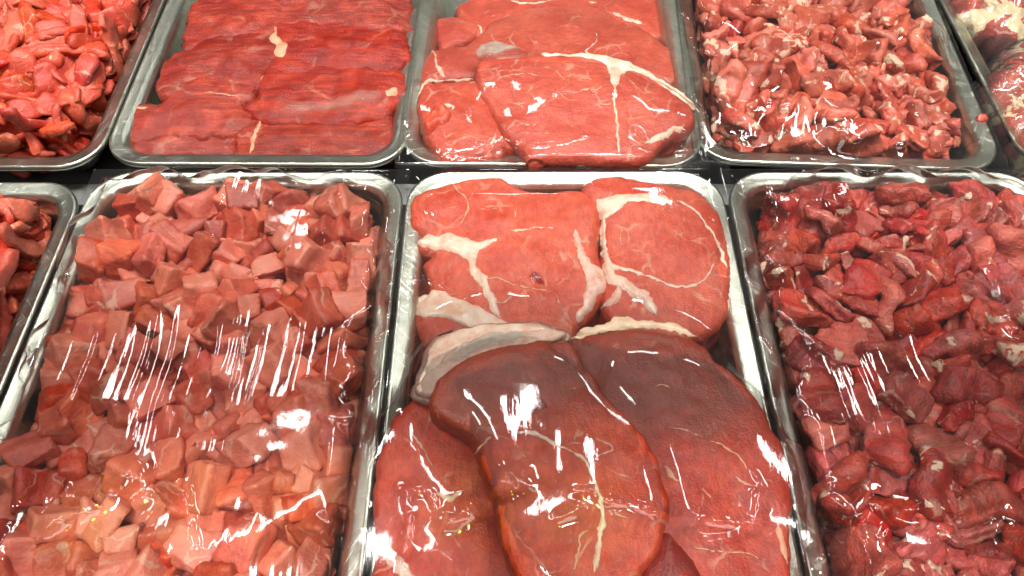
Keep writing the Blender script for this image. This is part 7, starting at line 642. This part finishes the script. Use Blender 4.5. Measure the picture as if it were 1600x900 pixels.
for k, (p, wd) in enumerate([([(330,60),(355,90),(392,125),(385,170),(360,215)], 2.4), ([(392,140),(430,150),(520,150)], 1.4), ([(392,125),(410,110)], 1.5), ([(300,150),(370,145)], 1.2), ([(445,400),(500,402),(560,422),(620,435),(680,452)], 2.6), ([(480,470),(510,490),(550,465),(555,440)], 2.0), ([(500,500),(540,480)], 1.5), ([(565,150),(560,185)], 3.), ([(700,440),(720,490),(740,560)], 1.3), ([(745,290),(760,340)], 1.6), ([(600,330),(625,370)], 1.2)]):
    seam(s, 'marbling', C_(p), wd, 'marble', .0003, seed=k)
patch(s, 'blood_pool', C_([(605,395),(625,372),(655,385),(670,415),(650,430),(615,410)]), 'blood', .0006, seed=12)
s = steak('rump_slice', 'pale round-eyed rump slice ringed with fat, back right of the slab tray', 'rump slice', C_([(795,85),(828,40),(900,22),(1000,33),(1120,58),(1210,80),(1290,150),(1328,260),(1344,400),(1330,510),(1265,590),(1190,610),(1100,610),(950,590),(880,520),(872,420),(868,300),(866,170)]), 'F3', .006, .026, 'rump', slope=(.0, .02), dome=.006, seed=32, group=G)
patch(s, 'fat_cap', C_([(845,122),(900,108),(960,100),(1050,98),(1110,112),(1140,130),(1090,130),(1000,122),(950,140),(910,170),(875,185)]), 'fat', .0012, seed=2)
seam(s, 'fat_seam', C_([(1130,122),(1190,150),(1240,200),(1275,260),(1300,320),(1318,370)]), [3.5,3.5,3,3.5,4.5,2], 'fat')
seam(s, 'fat_seam', C_([(878,180),(872,250),(880,320),(900,352),(960,368),(1060,402),(1130,430),(1200,425),(1250,385),(1280,320)]), [6,5,5,6,5,3.4,3.2,3.4,2,1.2], 'fat')
seam(s, 'fat_band', C_([(880,330),(900,390),(960,430),(1020,470),(1070,530)]), [6,10,14,14,8], 'fat', .0012)
seam(s, 'fat_band', C_([(860,510),(900,480),(930,450),(925,420)]), [10,12,10,6], 'pinkfat', .001)
seam(s, 'fat_rim', C_([(1340,420),(1330,470),(1318,520)]), [4,7,5], 'fat', .001)
seam(s, 'marbling', C_([(930,290),(935,240),(960,210)]), 1.6, 'marble', .0003)
seam(s, 'marbling', C_([(1120,270),(1145,240),(1200,245)]), 1.2, 'marble', .0003, seed=3)
# front left underlying slab
s = steak('round_slab', 'reddish brown slab at the front left, lying under the centre slab', 'beef slab', D_([(46,620),(56,500),(92,390),(118,320),(160,275),(230,240),(300,290),(400,380),(520,560),(620,760),(660,960),(560,1000),(80,1000),(50,800)]), 'F3', .024, .040, 'round', slope=(.0, -.02), dome=.006, lump=.0022, seed=41, group=G, edge=.0055)
seam(s, 'fat_seam', D_([(170,365),(210,430),(240,480),(270,540)]), [1.6,2.2,1.6,1], 'pinkfat', .0004)
seam(s, 'fat_seam', D_([(255,600),(320,618),(365,575)]), [1.5,5,2], 'pinkfat', .0006)
seam(s, 'fat_rim', D_([(55,760),(100,800),(150,860),(200,910)]), [4,9,10,6], 'pinkfat', .001)
# front right slab
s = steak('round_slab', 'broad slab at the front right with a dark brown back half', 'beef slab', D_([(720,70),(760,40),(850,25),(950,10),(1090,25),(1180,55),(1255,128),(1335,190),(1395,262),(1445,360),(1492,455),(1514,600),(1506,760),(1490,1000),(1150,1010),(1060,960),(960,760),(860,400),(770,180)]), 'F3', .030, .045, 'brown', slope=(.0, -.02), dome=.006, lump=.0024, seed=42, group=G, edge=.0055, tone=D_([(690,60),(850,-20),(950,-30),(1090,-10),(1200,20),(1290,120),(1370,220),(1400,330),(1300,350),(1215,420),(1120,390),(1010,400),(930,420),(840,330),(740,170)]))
seam(s, 'fat_rim', D_([(735,70),(800,46),(900,20),(1000,14),(1100,30),(1180,60)]), [5,12,14,11,8,4], 'yellowfat', .001)
for k, (p, wd) in enumerate([([(1215,415),(1260,435),(1320,470),(1360,530)], 2.4), ([(1055,500),(1095,545),(1125,560)], 4.), ([(1180,570),(1215,610),(1225,650)], 2.6), ([(1290,560),(1310,545),(1350,570),(1390,580)], 2.2), ([(1020,235),(1060,230),(1100,250)], 1.6), ([(880,100),(905,80)], 2.), ([(1150,780),(1230,800),(1340,810),(1400,830)], 1.6), ([(1050,380),(1120,375),(1215,415)], 1.4), ([(1330,400),(1300,470)], 1.5), ([(1450,700),(1470,780),(1490,850)], 6.)]):
    seam(s, 'marbling', D_(p), wd, 'marble', .0004, seed=k)
# dark piece below
s = steak('round_slab', 'dark maroon coarse-grained slab end between the two front slabs', 'beef slab', D_([(960,900),(1010,790),(1060,725),(1120,750),(1170,810),(1230,900),(1250,1000),(960,1000)]), 'F3', .042, .03, 'maroon', slope=(0, .1), dome=.008, lump=.003, seed=43, group=G, edge=.01)
# centre top slab
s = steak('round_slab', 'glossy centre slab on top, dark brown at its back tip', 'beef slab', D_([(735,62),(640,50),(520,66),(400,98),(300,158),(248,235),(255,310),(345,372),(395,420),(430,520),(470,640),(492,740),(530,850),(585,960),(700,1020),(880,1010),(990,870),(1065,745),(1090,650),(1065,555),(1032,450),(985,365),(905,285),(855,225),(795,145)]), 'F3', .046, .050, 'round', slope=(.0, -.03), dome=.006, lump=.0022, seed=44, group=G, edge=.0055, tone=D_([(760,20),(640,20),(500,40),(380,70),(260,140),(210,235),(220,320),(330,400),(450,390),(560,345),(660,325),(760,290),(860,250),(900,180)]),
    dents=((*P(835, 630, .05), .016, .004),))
patch(s, 'blood_pool', D_([(560,300),(590,265),(640,268),(668,305),(640,325),(590,325)]), 'blood', .0004, seed=2)
seam(s, 'fat_seam', D_([(535,385),(600,392),(640,410),(700,440),(760,470),(795,500),(820,560),(840,620),(845,700),(835,800),(815,880)]), [1.5,3.2,3.5,3,3,2.6,2.4,3,4.5,6,8], 'fat')
patch(s, 'silverskin', D_([(860,245),(920,320),(980,400),(1015,470),(1040,560),(1078,650),(1062,690),(1010,690),(1005,610),(1000,540),(975,450),(930,360),(890,300)]), 'membrane', .0005, seed=5)
for k, (p, wd) in enumerate([([(795,500),(830,470),(880,440),(800,400)], 1.8), ([(390,470),(430,440),(470,390)], 3.), ([(560,470),(590,480)], 2.), ([(640,480),(670,500)], 1.6), ([(580,560),(610,590),(640,570)], 2.2), ([(880,560),(870,600)], 1.5), ([(740,900),(760,800),(770,745),(810,730)], 2.4), ([(690,450),(760,430),(830,440)], 1.4), ([(860,650),(900,680),(960,690)], 1.5), ([(700,240),(780,230)], 1.3), ([(600,640),(640,650)], 1.6)]):
    seam(s, 'marbling', D_(p), wd, 'marble', .0004, seed=k)
# the fatty flap hanging down behind the centre slab
s = steak('fat_flap', 'pale fatty skin flap folded out behind the centre slab', 'fat flap', D_([(196,240),(205,205),(225,130),(250,60),(330,20),(450,2),(560,0),(660,22),(725,58),(640,90),(520,110),(420,140),(330,200),(270,260),(225,262)]), 'F3', .034, .007, 'skinfat', slope=(.12, -.15), dome=.001, seed=45, edge=.003)
patch(s, 'fat_cap', D_([(200,225),(250,120),(290,60),(380,25),(480,12),(580,12),(660,34),(560,45),(440,70),(330,110),(260,180)]), 'fat', .0012, seed=4)
patch(s, 'silverskin', D_([(300,140),(380,70),(470,40),(560,36),(610,50),(560,75),(440,110),(350,150)]), 'greymembrane', .0016, seed=5)

# ---- B5: bagged joints and scraps
def joint(label, px, z, h, seed):
    s = steak('meat_joint', label, 'meat joint', px, 'B5', z, h, 'joint', dome=.02, lump=.006, seed=seed, res=.0035, ragged=.004, edge=min(h*.55, .03), group='bagged joints in the far right tray')
    v = coords(s.o.data); n = np.empty(len(s.o.data.vertices)*3, np.float32); s.o.data.vertices.foreach_get('normal', n); n = n.reshape(-1, 3)
    bg = s.o.data.copy(); bg.materials.clear(); bg.name = 'bag'
    b = v+n*(.004+.003*fbm(v[:, 0]*1.0, v[:, 1]*.4+v[:, 2], 90, seed, 3))[:, None]
    bg.vertices.foreach_set('co', b.reshape(-1).astype(np.float32)); bg.update()
    link('bag', bg, M['bag'], s.o)
    return s
joint('fat-streaked joint in clear plastic at the top right corner', [(1478,-40),(1486,4),(1515,28),(1560,44),(1600,54),(1700,50),(1760,-20),(1700,-90),(1540,-90)], .010, .045, 51)
joint('bagged joint with yellowish wrinkled plastic at the right edge', [(1548,120),(1552,92),(1575,62),(1610,40),(1700,40),(1780,120),(1790,220),(1700,270),(1630,262),(1590,200),(1562,165)], .012, .046, 52)
def scrap(label, px, z, seed, tray='B5'):
    return steak('meat_scrap', label, 'meat scrap', px, tray, z, .012, 'strip', dome=.003, lump=.001, seed=seed, res=.0018, ragged=.0006, group='loose scraps by the far right tray')
scrap('small bright red scrap lying in front of the top right joint', [(1507,48),(1522,44),(1538,52),(1540,64),(1525,71),(1510,62)], -.028, 61)
scrap('darker small red scrap tucked against the top right joint', [(1540,50),(1556,48),(1566,58),(1556,68),(1542,64)], -.030, 62)
CONTENT['B5'] = []
sb = scrap('tiny red scrap lying on the rim gap beside the turned tray', [(1530,174),(1538,171),(1547,175),(1548,183),(1540,185),(1531,182)], .006, 63)
# ---------------------------------------------------------------- cling film
def blur(a, n):
    for _ in range(n):
        p = np.pad(a, 1, mode='edge'); a = (p[:-2, 1:-1]+p[2:, 1:-1]+p[1:-1, :-2]+p[1:-1, 2:]+4*p[1:-1, 1:-1])/8
    return a
def morph(a, n, fn):
    for _ in range(n):
        p = np.pad(a, 1, mode='edge')
        a = fn.reduce([p[:-2, 1:-1], p[2:, 1:-1], p[1:-1, :-2], p[1:-1, 2:], a])
    return a
def film(label, k, creases, ridges=0., rp=.0045, ylim=(-1, 1), res=.00115, over=.004, seed=1, close=5, wr=.0008, gap=.0012, zones=(), taut=0):
    T = TOBJ[k]; Ti = np.array(T.inverted()); c = .005
    w, d = TW+2*over, TD+2*over
    gx, gy = int(w/c)+1, int(d/c)+1
    H = np.full((gy, gx), -.02)
    pts = np.concatenate(CONTENT[k]); loc = pts @ Ti[:3, :3].T+Ti[:3, 3]
    ix = np.clip(((loc[:, 0]+w/2)/c+.5).astype(int), 0, gx-1); iy = np.clip(((loc[:, 1]+d/2)/c+.5).astype(int), 0, gy-1)
    np.maximum.at(H, (iy, ix), loc[:, 2])
    X, Y = np.meshgrid(np.linspace(-w/2, w/2, gx), np.linspace(-d/2, d/2, gy))
    e = np.minimum(TW/2-np.abs(X), TD/2-np.abs(Y))
    H = np.maximum(H, np.where((e < .02), .0016, -.02))
    raw = H.copy()
    C = morph(morph(H, close, np.maximum), close, np.minimum)
    C = blur(np.maximum(C, raw), 6); C = np.maximum(C, raw+.0004); C = blur(C, 3)
    for _ in range(taut):
        p = np.pad(C, ((1, 1), (0, 0)), mode='edge'); C = (p[:-2]+2*C+p[2:])/4
    nx, ny = int(w/res), int((ylim[1]-ylim[0])*d/2/res)
    xs = np.linspace(-w/2, w/2, nx); ys = np.linspace(ylim[0]*d/2, ylim[1]*d/2, ny)
    def cub(a, u, ax):   # smooth upsampling along one axis
        i = np.clip(np.floor(u).astype(int), 1, a.shape[ax]-3); t = np.clip(u-i, 0, 1)
        g = [np.take(a, i+o, ax) for o in (-1, 0, 1, 2)]
        sh = (-1, 1) if ax == 0 else (1, -1); t = t.reshape(sh)
        return .5*(2*g[1]+(g[2]-g[0])*t+(2*g[0]-5*g[1]+4*g[2]-g[3])*t*t+(3*g[1]-g[0]-3*g[2]+g[3])*t**3)
    Z = cub(cub(C, (ys+d/2)/c, 0), (xs+w/2)/c, 1)+gap
    XX, YY = np.meshgrid(xs, ys)
    ed = np.minimum(TW/2-np.abs(XX), TD/2-np.abs(YY))
    inn = np.clip(ed/.03, .1, 1)
    bl = np.clip((ed-.006)/.03, 0, 1); bl = bl*bl*(3-2*bl)
    mk = blur(morph((raw > .006).astype(float), 2, np.maximum), 3); mk = np.clip(cub(cub(mk, (ys+d/2)/c, 0), (xs+w/2)/c, 1), 0, 1)
    bl = np.maximum(bl, mk); Z = .0022+(np.maximum(Z, .0022)-.0022)*bl     # pulled down onto the rim
    Z = Z+wr*inn*fbm(XX, YY, 22, seed, 3)
    if ridges:
        am = np.clip(.3+1.5*fbm(XX, YY*.35, 24, seed+40, 2), 0.05, 1.6)*(.55+.6*np.abs(vnoise(XX/.009, YY/.2, seed+44)))
        for (px, py, rad, mul) in zones:
            q = Ti[:3, :3] @ np.array((*P(px, py, .02), .02))+Ti[:3, 3]
            am = am+mul*np.exp(-((XX-q[0])**2+(YY-q[1])**2)/rad**2)
        xr = XX+.006*fbm(XX*.2, YY, 12, seed+2, 2)
        Z = Z+ridges*inn*am*(.45*vnoise(xr/(rp*2.3), YY/.16, seed+4)+.8*vnoise(xr/rp, YY/.13, seed+5)+.5*vnoise(xr/(rp*.47), YY/.09, seed+6))
    # creases: gathered folds of the film
    i0 = lambda z_: None
    for cr in creases:
        pth, wd, ht = cr
        q = np.array([P(p[0], p[1], .018) for p in pth])
        for _ in range(3):
            l2 = np.column_stack([q, np.full(len(q), .018)]) @ Ti[:3, :3].T+Ti[:3, 3]
            jx = np.clip(((l2[:, 0]+w/2)/res).astype(int), 0, nx-1); jy = np.clip(((l2[:, 1]-ys[0])/res).astype(int), 0, ny-1)
            q = np.array([P(p[0], p[1], z_) for p, z_ in zip(pth, Z[jy, jx])])
        l2 = (np.column_stack([q, np.zeros(len(q))]) @ Ti[:3, :3].T+Ti[:3, 3])[:, :2]
        l2 = resample(smooth_closed(l2, 6, False), .002, False)
        m = (XX > l2[:, 0].min()-.03) & (XX < l2[:, 0].max()+.03) & (YY > l2[:, 1].min()-.03) & (YY < l2[:, 1].max()+.03)
        pp = np.stack([XX[m], YY[m]], 1)
        if not len(pp): continue
        pp = pp+np.stack([fbm(pp[:, 0], pp[:, 1], 60, seed+70, 2), fbm(pp[:, 0], pp[:, 1], 60, seed+75, 2)], 1)*.0012
        dd = dist_poly(pp, l2, False)
        Z[m] += ht*np.exp(-(dd/wd)**2)*(1+.35*fbm(pp[:, 0], pp[:, 1], 120, seed+80, 2))
    # film falls over the outer edge of the rim
    Z = Z-np.clip(-ed/over, 0, 1)**2*.004
    A = np.array(T)
    V = np.stack([XX, YY, Z], -1)
    o = link('cling_film', grid_mesh('cling_film', V, nx, ny), M['film']); o.matrix_world = T
    tag(o, label, 'plastic film', 'film over the trays')
    return o
mm = .001
film('clear stretched film over the diced beef cubes, with fine parallel streaks', 'F2', [
    ([(70,822),(115,802),(165,782),(195,748),(205,734)], 8*mm, 4.6*mm), ([(64,766),(103,762),(98,795),(74,826)], 3*mm, 1.4*mm), ([(212,748),(204,785),(225,780)], 4*mm, 2*mm),
    ([(283,770),(293,810),(297,855)], 5*mm, 3*mm), ([(20,790),(8,840),(0,870)], 3*mm, 1.4*mm), ([(40,850),(62,800),(75,770)], 2*mm, .9*mm), ([(335,365),(340,330),(344,290)], 2.2*mm, .9*mm), ([(505,390),(520,350),(530,310)], 3*mm, .9*mm),
    ([(365,600),(375,560),(382,520)], 2.2*mm, .9*mm)], ridges=.00040, rp=.0062, close=18, taut=55, wr=.00034, gap=.0035, ylim=(-1, 1), seed=13, zones=((300,580,.05,.9), (490,560,.05,.8), (400,840,.05,.4), (120,600,.05,.5), (520,860,.04,.3)))
film('taut glossy film over the big beef slabs, with bright curved creases', 'F3', [
    ([(634,765),(641,815),(632,860),(627,892)], 3.5*mm, 1.6*mm), ([(636,765),(668,766),(680,790),(682,808)], 3*mm, 1.3*mm), ([(704,812),(740,790),(771,767),(812,752)], 8*mm, 3.8*mm),
    ([(911,770),(947,783),(987,790),(1028,799),(1055,808),(1100,813),(1158,815),(1181,810),(1183,770)], 4*mm, 2.2*mm), ([(1060,833),(1082,844),(1113,846),(1145,840),(1163,828)], 2.4*mm, 1.0*mm),
    ([(875,812),(906,797)], 4*mm, 1.6*mm), ([(955,805),(985,803),(1010,808)], 1.6*mm, .6*mm), ([(640,440),(665,438),(690,455)], 2*mm, .8*mm), ([(1180,740),(1190,760),(1196,790)], 2*mm, .8*mm)], seed=4, wr=.00022, close=16, taut=25, over=.012)
film('clear film over the dark stewing meat, bright folds along the front', 'F4', [
    ([(1370,786),(1349,824),(1353,879)], 6*mm, 3*mm), ([(1370,786),(1421,797),(1463,790),(1505,811),(1556,809),(1581,816)], 4*mm, 2.2*mm), ([(1277,879),(1298,858),(1320,866),(1332,881),(1358,881)], 5*mm, 2.2*mm),
    ([(1476,828),(1490,840),(1506,850)], 3*mm, 1.3*mm), ([(1556,816),(1565,849)], 2.4*mm, 1*mm), ([(1540,405),(1558,440),(1578,485),(1592,515)], 7*mm, 3.4*mm), ([(1560,440),(1566,470),(1574,490)], 3*mm, 1.2*mm), ([(1380,850),(1384,835),(1392,828)], 5*mm, 1.8*mm), ([(1560,825),(1578,822),(1590,800)], 5*mm, 2*mm)],
    ridges=.00034, rp=.005, seed=5, close=16, taut=40, wr=.0003, gap=.003, zones=((1320,570,.035,1.3),))
film('clear wrinkled film over the fat-edged steaks in the back row', 'B3', [
    ([(806,220),(841,229),(880,224),(915,213)], 2.4*mm, 1.2*mm), ([(917,213),(967,217),(1020,241)], 2*mm, .9*mm), ([(1002,217),(1034,254)], 1.8*mm, .8*mm), ([(1067,199),(1076,224)], 1.8*mm, .8*mm), ([(757,228),(764,245),(770,258)], 6*mm, 2.6*mm), ([(980,200),(1000,206),(1010,218)], 1.8*mm, .8*mm)],
    seed=6, ylim=(-1, .35), wr=.0003, close=12, taut=12)
film('clear creased film over the small meat pieces in the turned tray', 'B4', [
    ([(1435,143),(1432,175),(1467,203)], 3*mm, 1.4*mm), ([(1344,196),(1348,224),(1330,238),(1309,220)], 3*mm, 1.5*mm), ([(1348,217),(1371,213)], 3*mm, 1.4*mm), ([(1390,228),(1411,231),(1446,226)], 2.2*mm, 1*mm), ([(1470,224),(1490,245),(1516,273)], 2*mm, 1*mm), ([(1254,228),(1260,250)], 2.4*mm, 1*mm), ([(1185,165),(1210,168),(1232,172)], 5*mm, 1.8*mm), ([(1510,190),(1516,205)], 1.8*mm, .8*mm)],
    seed=7, ylim=(-1, .35), wr=.0004, close=9, taut=12)
